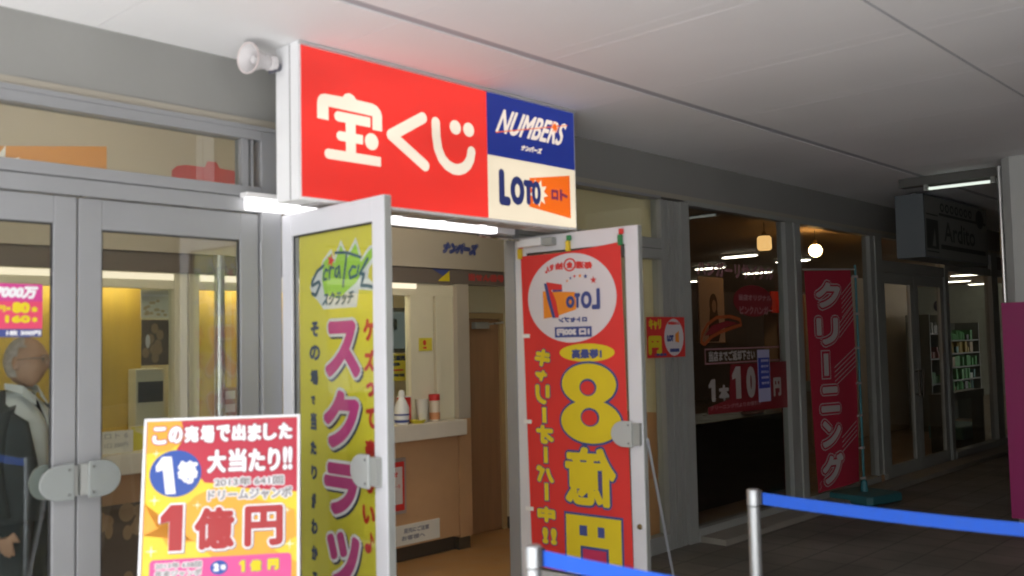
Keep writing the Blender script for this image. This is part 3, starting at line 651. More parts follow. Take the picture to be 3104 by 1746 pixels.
obj('sheet', MB().box(4.14, 4.42, 1.177, 1.1795, .385, .725), REDP, fn, True)
obj('inner_sheet', MB().box(4.155, 4.40, 1.1745, 1.1765, .43, .69), paper('paper pinkish', (.62, .55, .52)), fn, True)
onplane('lettering', MB().text('お知らせ', 4.20, .62, 4.36, .66, .0005, bold=.002).text('一等', 4.33, .54, 4.38, .57, .0005), REDP, 1.174, fn)
wn = pic('notice', 'long white notice low on the orange counter front', 'notice', 4.13, 4.765, .135, .275, 1.199, PAPW)
onplane('lettering', MB().text('足元にご注意', 4.42, .215, 4.66, .25, .0075, bold=.002).text('お客様へ', 4.40, .165, 4.62, .20, .0075, bold=.002), paper('grey ink', (.25, .25, .28)), 1.199, wn)
# things on the counter ledge
bo = thing('spray_bottle', 'white bottle with red and blue bands at the left end of the counter items', 'bottle', (4.40, 1.17, .986))
obj('body', MB().lathe((4.40, 1.17, .986), (0, 0, 1), [(0, .045), (.02, .052), (.12, .052), (.16, .035), (.19, .018)], 20), WHITE, bo, True)
obj('cap', MB().lathe((4.40, 1.17, 1.177), (0, 0, 1), [(0, .02), (.03, .022), (.05, .014)], 16), WHITE, bo, True)
obj('band', MB().lathe((4.40, 1.17, 1.0), (0, 0, 1), [(0, .0525), (.02, .053)], 20, False).lathe((4.40, 1.17, 1.05), (0, 0, 1), [(0, .053), (.012, .053)], 20, False), FBL, bo, True)
rd = thing('red_box', 'small red box standing behind the white bottle on the counter', 'box', (4.47, 1.25, .986))
obj('carton', MB().box(4.44, 4.52, 1.21, 1.27, .987, 1.17), REDP, rd, True, bevel=.003)
obj('flap', MB().box(4.438, 4.522, 1.208, 1.272, 1.171, 1.178), WHITE, rd, True)
cu = thing('paper_cup', 'tall white paper cup between the bottle and the red capped jar', 'cup', (4.60, 1.18, .986))
obj('cup', MB().lathe((4.60, 1.18, .986), (0, 0, 1), [(0, .036), (.16, .048), (.168, .05), (.165, .044), (.02, .034)], 22), PAPW, cu, True)
obj('dish', MB().lathe((4.53, 1.15, .986), (0, 0, 1), [(0, .045), (.022, .06), (.024, .055), (.006, .04)], 20), PYEL, cu, True)
ja = thing('jar', 'clear jar with a red lid at the right end of the counter', 'jar', (4.72, 1.18, .986))
obj('body', MB().lathe((4.72, 1.18, .986), (0, 0, 1), [(0, .038), (.14, .040), (.15, .034)], 20), mat('jar cream', (.66, .56, .42), .3), ja, True)
obj('lid', MB().lathe((4.72, 1.18, 1.137), (0, 0, 1), [(0, .041), (.04, .041), (.044, .036)], 20), REDP, ja, True)
obj('label', MB().lathe((4.72, 1.18, 1.0), (0, 0, 1), [(0, .0405), (.05, .0412)], 20, False), paper('label orange', (.6, .25, .1)), ja, True)
cn = pic('price_card', 'small white card standing on the counter ledge left of the poster stand', 'card', 2.24, 2.43, .988, 1.11, 1.14, PAPW)
onplane('lettering', MB().text('ロト 6', 2.27, 1.07, 2.40, 1.10, .0075).text('1口 200円', 2.27, 1.02, 2.40, 1.045, .0075), paper('grey ink', (0, 0, 0)), 1.14, cn)
bn = pic('leaflet_stack', 'yellow leaflets standing in the booth window left of the pale machine', 'leaflet', 2.45, 2.525, .988, 1.12, 1.2, PYEL)
for x0, x1, lab in ((1.0, 1.75, 'brown photo poster under the booth ledge behind the left closed door'), (1.85, 2.6, 'brown photo poster under the booth ledge behind the poster stand')):
    t_ = pic('poster', lab, 'poster', x0, x1, .16, .70, 1.199, PDARK, group='photo posters under the booth ledge')
    m_ = MB()
    for i in range(26): m_.disc(random.uniform(x0 + .06, x1 - .06), random.uniform(.20, .66), random.uniform(.02, .05), random.uniform(.02, .06), .0075)
    onplane('photo_print', m_, paper('photo tan', (0, 0, 0)), 1.199, t_)
t_ = pic('poster', 'poster of small brown photos in the booth window right of the chrome post', 'poster', 2.985, 3.14, 1.02, 1.31, 1.222, paper('poster brown', (.35, .2, .12)))
m_ = MB()
for k in range(3): m_.rect(3.02, 1.24 - k * .08, 3.11, 1.29 - k * .08, .0075)
onplane('photo_print', m_, PAPW, 1.222, t_)
# staff door
sdr = thing('staff_door', 'brown wooden staff door in the cream back wall beyond the counter post', 'door', (5.56, 1.5, 0))
obj('leaf', MB().box(5.375, 5.755, 1.515, 1.555, .012, 1.745), BROWN, sdr, True)
obj('frame', MB().box(5.331, 5.374, 1.492, 1.57, 0.006, 1.795).box(5.756, 5.799, 1.492, 1.57, 0.006, 1.795).box(5.3745, 5.7555, 1.492, 1.57, 1.75, 1.795), mat('frame tan', (.50, .36, .18), .5), sdr, True)
dc = obj('door_closer', MB().box(5.44, 5.60, 1.46, 1.514, 1.665, 1.72), ALUG, sdr, True, bevel=.005)
obj('closer_arm', MB().tube([(5.58, 1.47, 1.70), (5.70, 1.40, 1.715), (5.72, 1.49, 1.74)], .008, 8), STEEL, dc, True)
obj('skirting', MB().box(5.125, 5.33, 1.482, 1.4985, .007, .10).box(5.80, 5.99, 1.482, 1.4985, .007, .10), TOE, sdr, True)
# dark display in the narrow gap left of the open door
# ------------------------------------------------------------------ posters on the glass
pk = thing('pink_poster', 'bright pink prize poster stuck inside the closed door above the old man', 'poster', (1.3, 0.02, 1.6))
PINK = paper('poster pink', (.68, .06, .14)); PINK2 = paper('poster magenta', (.55, .05, .25))
Yp = 0.0005
obj('sheet', MB().box(1.02, 1.517, Yp, Yp + .002, 1.645, 1.826), PINK, pk, True)
obj('top_band', MB().box(1.021, 1.516, Yp - .0012, Yp - .0002, 1.755, 1.825), PINK2, pk, True)
obj('bottom_band', MB().box(1.02, 1.515, Yp, Yp + .002, 1.612, 1.6445), FBL, pk, True)
onplane('white_lettering', MB().text('7000万', 1.33, 1.765, 1.50, 1.815, .002, bold=.004, shear=.01).text('1枚 300円', 1.38, 1.618, 1.51, 1.639, .002, bold=.0015), PWH, Yp, pk)
onplane('yellow_lettering', MB().text('円×', 1.345, 1.712, 1.396, 1.738, .002, bold=.002).text('80', 1.40, 1.707, 1.468, 1.752, .002, bold=.005).text('本', 1.473, 1.71, 1.498, 1.735, .002, bold=.002)
        .text('160', 1.375, 1.668, 1.47, 1.699, .002, bold=.004).text('本', 1.475, 1.67, 1.498, 1.693, .002, bold=.002), FYEL, Yp, pk)
rp = thing('red_poster', 'small red and yellow poster on the side window right of the red banner door', 'poster', (5.93, -0.03, 1.4))
Yq = -0.045
obj('sheet', MB().box(5.686, 6.183, Yq, Yq + .002, 1.414, 1.713), FRED, rp, True)
onplane('oval', MB().disc(6.035, 1.563, .128, .138, .001), FWH, Yq, rp)
onplane('red_lettering', MB().text('毎週抽せん', 5.96, 1.655, 6.11, 1.68, .002, bold=.002), FRED, Yq, rp)
onplane('blue_lettering', MB().text('LOT', 5.94, 1.53, 6.03, 1.58, .002, bold=.006).rect(5.975, 1.452, 6.10, 1.478, .002).text('1等最高', 5.78, 1.425, 5.93, 1.447, .002, bold=.002), FBL, Yq, rp)
onplane('orange_shape', MB().sheet([(6.05, 1.585), (6.10, 1.61), (6.10, 1.52), (6.05, 1.53)], .002), FOR, Yq, rp)
onplane('yellow_lettering', MB().text('円', 5.70, 1.435, 5.87, 1.575, .002, bold=.014).text('キャリ', 5.71, 1.62, 5.87, 1.70, .002, bold=.006), FYEL, Yq, rp)

# ------------------------------------------------------------------ poster stand
ANG, LEAN = -36.8, 12.0
st_ = thing('poster_stand', 'white framed floor stand with the yellow and red jackpot poster, in front of the doors', 'sign', (1.5923, -0.6137, 0.0), ANG, LEAN)
fm = MB(); W_, H_ = .600, 1.307
fm.box(0, W_, 0, .02, H_ - .011, H_).box(0, .011, 0, .02, .06, H_ - .0112).box(W_ - .011, W_, 0, .02, .06, H_ - .0112).box(.0112, W_ - .0112, 0, .02, .40, .42)
obj('frame', fm, mat('stand frame', (.74, .74, .76), .35, var=.02), st_, bevel=.002)
obj('backboard', MB().box(.011, W_ - .011, .008, .016, .421, H_ - .011), WHITE, st_)
sup = MB()
for u in (.03, W_ - .03): sup.tube([(u, .03, 1.2), (u, .42, .02)], .009, 8)
obj('rear_leg', sup, STEEL, st_)
S0 = -.0065
PY = paper('poster yellow', (.76, .55, .03)); PO = paper('poster orange', (.76, .35, .03)); PR = paper('poster red', (.44, .02, .045)); PBL = paper('poster blue', (.02, .07, .33)); PLR = paper('letter red', (.36, .02, .022)); PGR = paper('letter grey', (.26, .24, .24))
art = obj('poster', MB().rect(.012, .421, W_ - .012, H_ - .0115, S0), PY, st_)
obj('orange_print', MB().sheet([(.012, 1.295), (.19, 1.295), (.15, 1.22), (.10, 1.18), (.012, 1.17)], S0 + .001).sheet([(.012, .98), (.012, .86), (.10, .90), (.2, 1.0), (.27, 1.03), (.40, .99), (.58, .93), (.588, .83), (.50, .78), (.588, .73), (.588, .66), (.30, .74), (.2, .83), (.1, .82)], S0 + .001).disc(.40, .6, .16, .08, S0 + .001), PO, art)
ra = [(.14, 1.2945), (.588, 1.2945), (.588, 1.0), (.545, 1.005), (.40, 1.02), (.28, 1.045), (.235, 1.05), (.20, 1.09), (.165, 1.14), (.125, 1.185), (.155, 1.23)]
obj('red_print', MB().sheet(ra, S0 + .002), PR, art)
def out_text(items, m_in, m_out, b_in, b_out, lift, par, sh=None):
    if sh:
        mb = MB()
        for s_, u0, v0, u1, v1 in items: mb.one(u0 - b_out + .003, v0 - b_out - .004, u1 + b_out + .003, v1 + b_out - .004, lift - .0008) if s_ == '1' else mb.text(s_, u0 - b_out + .003, v0 - b_out - .004, u1 + b_out + .003, v1 + b_out - .004, lift - .0008, bold=b_in + b_out, steps=10)
        obj('letter_shadow', mb, sh, par)
    mb = MB()
    for s_, u0, v0, u1, v1 in items:
        if s_ == '1': mb.one(u0 - b_out, v0 - b_out, u1 + b_out, v1 + b_out, lift)
        else: mb.text(s_, u0 - b_out, v0 - b_out, u1 + b_out, v1 + b_out, lift, bold=b_in + b_out, steps=10)
    obj('letter_outline', mb, m_out, par)
    mb = MB()
    for s_, u0, v0, u1, v1 in items:
        if s_ == '1': mb.one(u0, v0, u1, v1, lift + .0016)
        else: mb.text(s_, u0, v0, u1, v1, lift + .0016, bold=b_in)
    obj('lettering', mb, m_in, par)
ln = [(ch, .033 + i * .0603, 1.204 + .002 * (i % 3), .033 + i * .0603 + .054, 1.274) for i, ch in enumerate('この売場で出ました')]
l2_ = [('大', .243, 1.085, .315, 1.176), ('当', .323, 1.085, .393, 1.178), ('た', .40, 1.085, .465, 1.174), ('り', .475, 1.084, .523, 1.176), ('!!', .533, 1.086, .57, 1.178)]
out_text(ln + l2_, PWH, mat('letter shadow', (.30, .05, .08), .6), .0045, .0035, S0 + .0035, art)
obj('blue_oval', MB().disc(.1245, 1.09, .097, .090, S0 + .003, 48), PBL, art)
obj('oval_lettering', MB().one(.055, 1.012, .118, 1.156, S0 + .005, lean=-.02).text('等', .132, 1.048, .208, 1.138, S0 + .005, bold=.005), PWH, art)
out_text([('2013年 641回', .271, 1.031, .536, 1.066), ('ドリームジャンボ', .248, .977, .568, 1.021)], PGR, PWH, .002, .0045, S0 + .0035, art)
out_text([('1', .075, .797, .158, .97), ('億', .20, .795, .352, .955), ('円', .388, .797, .535, .952)], PLR, PWH, .0075, .007, S0 + .0045, art, PGR)
bar = MB(); bp_ = []
for cx, cy, a0 in ((.552, .752, 0), (.056, .752, 90), (.056, .652, 180), (.552, .652, 270)):
    for i in range(5):
        g_ = R(a0 + 90 * i / 4); bp_.append((cx + .015 * math.cos(g_), cy + .015 * math.sin(g_)))
bar.sheet(bp_, S0 + .003); obj('pink_bar', bar, paper('bar pink', (.72, .07, .26)), art)
out_text([('2013年 638回', .062, .733, .232, .756), ('年末ジャンボ', .062, .700, .232, .728)], PGR, PWH, .0012, .003, S0 + .0045, art)
obj('small_oval', MB().disc(.296, .727, .033, .027, S0 + .0045), PBL, art)
obj('small_oval_lettering', MB().text('2', .275, .713, .297, .743, S0 + .006, bold=.004).text('等', .302, .716, .322, .737, S0 + .006, bold=.001), PWH, art)
out_text([('1', .372, .706, .392, .748), ('億', .412, .705, .455, .748), ('円', .478, .706, .52, .748)], FYEL, PGR, .004, .003, S0 + .0045, art)
sp_ = MB()
for u, v, r in ((.05, .99, .022), (.21, .965, .018), (.045, .80, .024), (.56, .80, .022), (.05, 1.17, .016), (.55, .93, .016)): sp_.star(u, v, r, r * .16, 4, S0 + .0032, 0)
obj('sparkle', sp_, mat('sparkle', (.9, .85, .6), .5), art)

# ------------------------------------------------------------------ queue barriers
def stanchion(label):
    t = thing('queue_post', label, 'stanchion', (0, 0, 0), group='blue belt queue posts before the shop')
    SATIN = mat('satin steel', (.50, .52, .53), .42, .75, var=.05, scale=30, stretch=(1, 1, .05))
    obj('pole', MB().lathe((0, 0, .02), (0, 0, 1), [(0, .025), (.83, .025)], 24), SATIN, t)
    obj('head', MB().lathe((0, 0, .853), (0, 0, 1), [(0, .024), (.002, .0275), (.062, .0275), (.067, .024), (.068, .001)], 24), SATIN, t)
    obj('base', MB().lathe((0, 0, .002), (0, 0, 1), [(0, .17), (.012, .17), (.03, .14), (.045, .04), (.05, .028)], 36), mat('base steel', (.35, .36, .37), .35, .9), t)
    b = MB(); L = 1.75; n = 24
    for i in range(n + 1):
        s_ = i / n; zc = .886 - .05 * (1 - (2 * s_ - 1) ** 2) * .5
        yy = -.030 - L * s_
        b.v += [(-.0008, yy, zc - .024), (-.0008, yy, zc + .024), (.0008, yy, zc + .024), (.0008, yy, zc - .024)]
    for i in range(n):
        for k in range(4): b.f.append((i * 4 + k, i * 4 + (k + 1) % 4, i * 4 + 4 + (k + 1) % 4, i * 4 + 4 + k))
    b.f += [(0, 1, 2, 3), (n * 4 + 3, n * 4 + 2, n * 4 + 1, n * 4)]
    obj('belt', b, mat('belt blue', (.006, .10, .62), .6, var=.04, scale=40), t)
    obj('belt_clip', MB().box(-.012, .012, -.040, -.026, .858, .915), mat('clip black', (.03, .03, .035), .5), t, bevel=.003)
    return t
s1 = stanchion('steel queue post with blue belt just in front of the mirrored red banner')
s2 = copytree(s1); s2['label'] = 'steel queue post with blue belt standing before the dark cleaner window'
for s_, loc, rz in ((s1, (2.215, -2.03, 0), 5.0), (s2, (3.585, -2.03, 0), 4.0)):
    s_.location = loc; s_.rotation_euler = (0, 0, R(rz))

# leaning pole beside the right door
ro = thing('leaning_rod', 'thin grey rod leaning from the open right door down to the paving', 'pole', (4.92, -0.74, 0))
obj('rod', MB().tube([(4.93, -0.74, .008), (4.385, -0.94, 1.0)], .008, 10), mat('rod grey', (.42, .44, .48), .4), ro, True)
obj('tip', MB().tube([(4.93, -0.74, .006), (4.919, -0.744, .026)], .012, 10), GASK, ro, True)

# ------------------------------------------------------------------ dry cleaner shop front
cf = thing('cleaner_shopfront', 'dark grey aluminium window wall of the dry cleaner right of the lottery shop', 'shop front', (9, 0, 0))
obj('top_rail', MB().box(6.301, 16.5, -.035, .055, 2.585, 2.621), ALUG, cf, True)
for x0, x1 in ((7.90, 8.05), (8.052, 8.16)): obj('mullion', MB().box(x0, x1, -.03 if x0 < 8 else -.045, .06, .1, 2.584), ALUG, cf, True, bevel=.003)
for x0, x1, d in ((9.76, 9.86, .03), (9.862, 10.03, .045)): obj('mullion', MB().box(x0, x1, -d, .06, .1, 2.584), ALUG, cf, True, bevel=.003)
for x0, x1 in ((11.93, 12.04), (13.72, 13.98), (15.6, 15.8)): obj('mullion', MB().box(x0, x1, -.04, .06, 0, 2.584), ALUG, cf, True)
obj('sill', MB().box(6.301, 9.759, -.05, .06, 0, .10), ALUG, cf, True)
obj('sill', MB().box(12.041, 15.599, -.05, .06, 0, .12), ALUG, cf, True)
obj('transom', MB().box(10.031, 11.929, -.03, .055, 2.22, 2.34), ALUG, cf, True)
obj('transom', MB().box(12.041, 15.599, -.03, .055, 2.31, 2.40), ALUG, cf, True)
obj('window_pane', MB().box(6.30, 7.90, .01, .014, .10, 2.585), GLASSD, cf, True)
obj('window_pane', MB().box(8.16, 9.76, .01, .014, .10, 2.585), GLASSD, cf, True)
obj('window_pane', MB().box(10.031, 11.929, .01, .014, 2.341, 2.584), GLASSD, cf, True)
obj('window_pane', MB().box(12.04, 13.72, .01, .014, .12, 2.31), GLASSD, cf, True)
obj('window_pane', MB().box(13.98, 15.6, .01, .014, .12, 2.31), GLASSD, cf, True)
obj('over_panel', MB().box(12.041, 15.599, .0, .03, 2.401, 2.584), mat('over panel', (.20, .19, .17), .6), cf, True)
for i, (x0, x1) in enumerate(((10.035, 10.975), (10.985, 11.925))):
    d_ = thing('glass_door', ['closed glass door of the cleaner showing a cream wall inside', 'closed glass door of the cleaner showing a blue hanger bag inside'][i], 'door', (x0, -.01, 0))
    s_ = .11
    obj('frame', MB().box(x0, x0 + s_, -.012, .03, .015, 2.215).box(x1 - s_, x1, -.012, .03, .015, 2.215).box(x0 + s_ + .0005, x1 - s_ - .0005, -.011, .029, 2.10, 2.2145).box(x0 + s_ + .0005, x1 - s_ - .0005, -.011, .029, .0155, .16), ALUG, d_, True)
    obj('pane', MB().box(x0 + s_, x1 - s_, .008, .013, .16, 2.10), GLASSD, d_, True)
    hx = x1 - .055 if i == 0 else x0 + .055
    obj('handle', MB().tube([(hx, -.05, .85), (hx, -.05, 1.15)], .014, 10).tube([(hx, -.012, .87), (hx, -.05, .87)], .008, 8).tube([(hx, -.012, 1.13), (hx, -.05, 1.13)], .008, 8), mat('handle dark', (.12, .10, .08), .4, .6), d_, True)
kb = struct('kerb', MB().box(6.31, 16.5, -.27, -.052, 0.0, .045), mat('kerb stone', (.28, .26, .22), .7, var=.1, scale=4))
# interior shell of the cleaner
ci = thing('cleaner_interior', 'dark brown walls and ceiling inside the dry cleaner', 'wall', (10, 4, 0))
obj('inner_ceiling', MB().box(6.11, 32, .19, 9.0, 2.76, 2.80), DARKC, ci, True)
obj('back_wall', MB().box(6.11, 32, 9.0, 9.1, 0, 2.76), DARKW, ci, True)
obj('side_wall', MB().box(6.105, 6.15, .07, 9.0, 0, 2.76), DARKW, ci, True)
obj('side_wall', MB().box(31.9, 32, .07, 9.0, 0, 2.76), DARKW, ci, True)
obj('cream_wall', MB().box(12.6, 16.15, 2.0, 2.06, .01, 2.42), mat('cleaner cream', (.74, .59, .40), .6, var=.05), ci, True)
obj('pale_wall', MB().box(25.2, 25.3, .19, 9.0, .01, 2.755), mat('pale green wall', (.50, .54, .46), .7, var=.06), ci, True)
obj('brown_wall', MB().box(9.6, 9.68, 3.2, 9.0, .01, 2.76), DARKW, ci, True)
# stickers on the cleaner window (printed film on the glass)
STK = mat('sticker crimson', (.20, .015, .02), .5); STP = mat('sticker pink', (.34, .16, .17), .5); STG = mat('sticker grey', (.36, .33, .31), .5); STO = mat('sticker orange', (.32, .07, .015), .5)
wk = thing('window_sticker', 'crimson hanger recycling sticker with pale letters filling the cleaner window', 'sticker', (7.2, .0095, 1.2))
def stk(nm, mb, m): return onplane(nm, mb, m, .0085, wk)
stk('pink_lettering', MB().text('ハンガーリサイクル', 6.47, 2.045, 7.72, 2.17, .0, bold=.007), STP)
stk('red_oval', MB().disc(7.35, 1.86, .335, .135, .0), STK)
stk('oval_lettering', MB().text('当店オリジナル', 7.10, 1.86, 7.66, 1.915, .0015, bold=.004).text('ピンクハンガー', 7.11, 1.745, 7.68, 1.815, .0015, bold=.004), STP)
hg_ = MB()
hg_.stroke([(6.50, 1.52), (6.52, 1.585), (6.60, 1.66), (6.74, 1.715), (6.95, 1.725), (7.11, 1.70), (7.13, 1.655), (7.0, 1.635), (6.80, 1.60), (6.64, 1.555), (6.55, 1.50), (6.50, 1.52)], .028, .0)
stk('hanger_print', hg_, STO)
stk('hanger_fill', MB().sheet([(6.55, 1.57), (6.66, 1.65), (6.9, 1.69), (7.08, 1.67), (6.85, 1.63), (6.66, 1.58)], .0022), STK)
stk('bar_frame', MB().rect(6.545, 1.34, 7.775, 1.352, .0).rect(6.545, 1.455, 7.775, 1.467, .0).rect(6.545, 1.352, 6.557, 1.455, .0), STP)
stk('red_back', MB().sheet([(6.93, 1.33), (7.92, 1.33), (7.90, .92), (6.57, .945), (6.57, 1.0), (6.90, 1.05)], .0), STK)
stk('bar_lettering', MB().text('当店までご返却下さい', 6.60, 1.36, 7.34, 1.445, .0015, bold=.004), STG)
stk('large_lettering', MB().one(6.585, 1.045, 6.685, 1.22, .0015).text('本', 6.735, 1.04, 6.896, 1.17, .0015, bold=.010).one(6.95, 1.045, 7.09, 1.31, .0015).text('0', 7.18, 1.04, 7.335, 1.305, .0015, bold=.02).text('円', 7.645, 1.03, 7.785, 1.193, .0015, bold=.010), STG)
stk('small_lettering', MB().text('クリーニング代よりお値引き', 6.60, .975, 7.42, 1.012, .0015, bold=.002), STP)
bl = thing('blue_notice', 'blue and white price strip stuck on the crimson window sticker', 'notice', (7.47, .0065, 1))
def bln(nm, mb, m): return onplane(nm, mb, m, .0045, bl)
bln('sheet', MB().rect(7.375, .995, 7.588, 1.441, 0), mat('notice pale', (.42, .42, .62), .5))
bln('blue_field', MB().rect(7.385, 1.11, 7.58, 1.372, .001), mat('notice blue', (.03, .05, .36), .5))
m_ = MB()
for i, s_ in enumerate(['営業時間', '受付中', '即日仕上', '会員募集', '定休日']): m_.text(s_, 7.43, 1.335 - i * .048, 7.56, 1.358 - i * .048, .002, bold=.002)
bln('lettering', m_, mat('notice pale', (0, 0, 0)))

# cleaner interior objects
ct = thing('reception_counter', 'long black reception counter behind the cleaner window', 'counter', (7.7, .8, 0))
obj('body', MB().box(6.25, 9.0, .62, 1.15, .01, .755), BLACK, ct, True)
obj('top', MB().box(6.20, 9.05, .58, 1.19, .757, .79), BLACK, ct, True, bevel=.005)
for x, y, lab, sx in ((6.52, .66, 'pale pink folded cloth on the left end of the black counter', .07), (8.55, .72, 'pinkish folded clothes on the right end of the black counter', .20)):
    c_ = thing('folded_cloth', lab, 'cloth', (x, y, .79), group='folded clothes on the cleaner counter')
    for k in range(2 if sx < .1 else 4):
        m_ = MB().ball((x + .01 * k, y, .81 + k * .035), sx - .012 * k, .08, .022); obj('fold', m_, mat('cloth pink %d' % (k % 2), ((.60, .34, .28), (.52, .36, .32))[k % 2], .8, var=.1), c_, True)
def pendant(label, x, y, z, r, s_):
    t = thing('pendant_lamp', label, 'lamp', (x, y, 2.76), group='warm pendant lamps inside the cleaner')
    obj('cord', MB().tube([(x, y, 2.758), (x, y, z + r * 1.3)], .004, 6), GASK, t, True)
    obj('holder', MB().lathe((x, y, z + r * .9), (0, 0, 1), [(0, .03), (.05, .02)], 12), mat('holder brass', (.3, .2, .08), .4, .8), t, True)
    obj('globe', MB().ball((x, y, z), r, r, r, 18, 12) if s_ > 5 else MB().lathe((x, y, z - r), (0, 0, 1), [(0, r * .8), (r * .3, r), (r * 1.7, r), (r * 2, r * .8)], 20), emit('globe %s' % label[:8], (1, .60, .22), s_ / EXPO, (.8, .6, .35)), t, True)
pendant('square glowing amber pendant lamp seen in the first cleaner window', 9.1, .82, 2.535, .075, 1.3)
pendant('brightest round pendant lamp, right of the window mullion', 10.25, .80, 2.52, .075, 34)
pendant('small warm pendant lamp farthest to the right beside the red flag', 11.66, .80, 2.26, .05, 20)
tubes = [(12.25, 2.6, 3.2), (13.9, 4.1, 4.7), (15.7, 4.2, 4.8), (13.75, 2.55, 3.1), (17.85, 1.6, 2.1), (19.25, 1.6, 2.2), (22.7, 3.0, 3.6), (24.5, 3.1, 3.6), (20.4, 2.0, 2.8), (16.8, 6.0, 6.8), (14.6, .75, 1.35), (17.1, .65, 1.25), (15.7, .75, 1.35), (18.6, .65, 1.25)]  # last four are unseen tubes added to brighten the doors and shelves
labs = ['tube light on the cleaner ceiling left of the amber lamp', 'tube light low over the woman poster in the cleaner', 'tube light over the oval sticker in the cleaner', 'tube light crossing the window mullion below the round lamp', 'tube light nearest the glass in the far right room', 'longest tube light in the far right room', 'tube light deeper in the far right room', 'tube light at the far right room end', 'tube light over the green shelves', 'tube light at the cleaner back wall', 'unseen tube added to light the cream wall behind the cleaner doors', 'unseen tube added to light the green and yellow shelf by the far glass', 'unseen tube added to light the pale goods shelf behind the second door', 'unseen tube added for light past the green shelf by the far glass']
def tube_light(label): 
    t = thing('ceiling_light', label, 'light', (0, 0, 0), group='tube lights on the cleaner ceiling')
    obj('housing', MB().box(-.05, .05, -.3, .3, .0, .028), WHITE, t)
    obj('tube', MB().lathe((0, -.29, -.016), (0, 1, 0), [(0, .004), (.06, .015), (.52, .015), (.58, .004)], 10), emit('cleaner tube', (1, .95, .76), 9 / EXPO), t)
    return t
p_ = tube_light(labs[0])
for i, (x, y0, y1) in enumerate(tubes):
    o = p_ if i == 0 else copytree(p_)
    o['label'] = labs[i]; o.location = (x, (y0 + y1) / 2, 2.73)
pd = thing('woman_poster', 'pale poster with a dark haired figure inside the first cleaner window', 'poster', (9.15, 1.5, 1.6))
obj('board', MB().box(8.88, 9.40, 1.5, 1.52, 1.50, 2.22), mat('poster skin pale', (.62, .42, .34), .6), pd, True)
onplane('figure_print', MB().disc(9.17, 1.92, .085, .12, .001).sheet([(9.10, 1.90), (9.24, 1.90), (9.30, 1.60), (9.26, 1.51), (9.05, 1.51), (9.06, 1.66)], .001), mat('poster hair', (.09, .03, .02), .6), 1.5, pd)
onplane('face_print', MB().disc(9.18, 1.90, .045, .07, .0025), mat('poster face', (.50, .28, .20), .6), 1.5, pd)
rs = thing('hanging_sign', 'red panel with a white mark hanging left of the window mullion in the cleaner', 'sign', (10.7, 1.5, 1.9))
obj('board', MB().box(10.50, 10.95, 1.5, 1.52, 1.84, 2.10), FRED, rs, True); onplane('mark', MB().disc(10.75, 1.96, .06, .04, .001), STP, 1.5, rs)
rs = thing('shop_sign', 'small red sign with white writing left of the cleaner glass doors', 'sign', (13.0, 1.2, 1.9))
obj('board', MB().box(12.60, 12.88, 1.2, 1.22, 1.80, 2.02), emit('red sign lit', (.55, .03, .02), .8 / EXPO, (.5, .03, .02)), rs, True); onplane('mark', MB().text('SALE', 12.68, 1.88, 12.86, 1.95, .001, bold=.006), PWH, 1.2, rs)
rk = thing('garment_rack', 'rack of beige covered garments behind the red flag', 'rack', (11.3, 1.5, 0))
for k in range(7):
    x = 10.9 + .11 * k
    obj('garment', MB().prism([(x - .05, 1.0), (x + .05, 1.0), (x + .055, 1.95), (x + .02, 2.06), (x - .02, 2.06), (x - .055, 1.95)], 1.35, 1.8), mat('garment %d' % (k % 3), ((.50, .36, .24), (.42, .20, .12), (.55, .45, .34))[k % 3], .8, var=.1), rk, True)
obj('rail', MB().tube([(10.8, 1.57, 2.1), (11.75, 1.57, 2.1)], .014, 8).tube([(10.82, 1.57, .01), (10.82, 1.57, 2.1)], .014, 8).tube([(11.73, 1.57, .01), (11.73, 1.57, 2.1)], .014, 8), STEEL, rk, True)
EXTRA = [mat('goods white', (.5, .52, .48), .6), mat('goods dark', (.06, .07, .06), .5), mat('goods teal', (.05, .22, .20), .5), mat('goods tan', (.38, .28, .16), .6)]
def shelf(name, label, x0, x1, y0, y1, rows, mats):
    t = thing(name, label, 'shelf', ((x0 + x1) / 2, y0, 0))
    f = MB()
    for z in rows: f.box(x0, x1, y0, y1, z - .02, z)
    f.box(x0 - .03, x0 - .001, y0, y1, .01, rows[-1] + .3).box(x1 + .001, x1 + .03, y0, y1, .01, rows[-1] + .3).box(x0 - .03, x1 + .03, y1 + .001, y1 + .02, .01, rows[-1] + .3)
    obj('rack_frame', f, mat('rack dull', (.14, .15, .13), .5), t, True)
    for i, z in enumerate(rows):
        bins = {}; x = x0 + .02
        while x < x1 - .12:
            ww = random.uniform(.05, .15); k = mats[i % len(mats)] if random.random() < .72 else random.choice(EXTRA)
            b = bins.setdefault(k, MB()); h = random.uniform(.08, .19)
            if random.random() < .4: b.lathe((x + ww / 2, y0 + .12, z + .001), (0, 0, 1), [(0, ww * .45), (h * .7, ww * .45), (h, ww * .2)], 10)
            else: b.box(x, x + ww, y0 + random.uniform(.02, .10), y1 - .06, z + .001, z + h)
            x += ww + random.uniform(.004, .03)
        for k, b in bins.items(): obj('goods', b, k, t, True)
    return t
GRN = mat('goods green', (.05, .30, .06), .6, var=.2, scale=5); GYE = mat('goods yellow', (.42, .30, .03), .6, var=.2, scale=5); GRD = mat('goods red', (.35, .07, .05), .6, var=.2); GWH = mat('goods pale', (.55, .58, .54), .6, var=.2)
shelf('shop_shelf', 'shelf of green and yellow goods behind the far right window', 16.5, 18.1, 1.5, 1.9, (.55, .76, .98, 1.21, 1.43), [GRN, GRN, GRN, GYE, GRN])
shelf('shop_shelf', 'shelf of pale goods behind the second cleaner door', 15.45, 16.2, 1.4, 1.75, (.35, .75, 1.15, 1.55), [GWH, GRN, GRD, GWH])
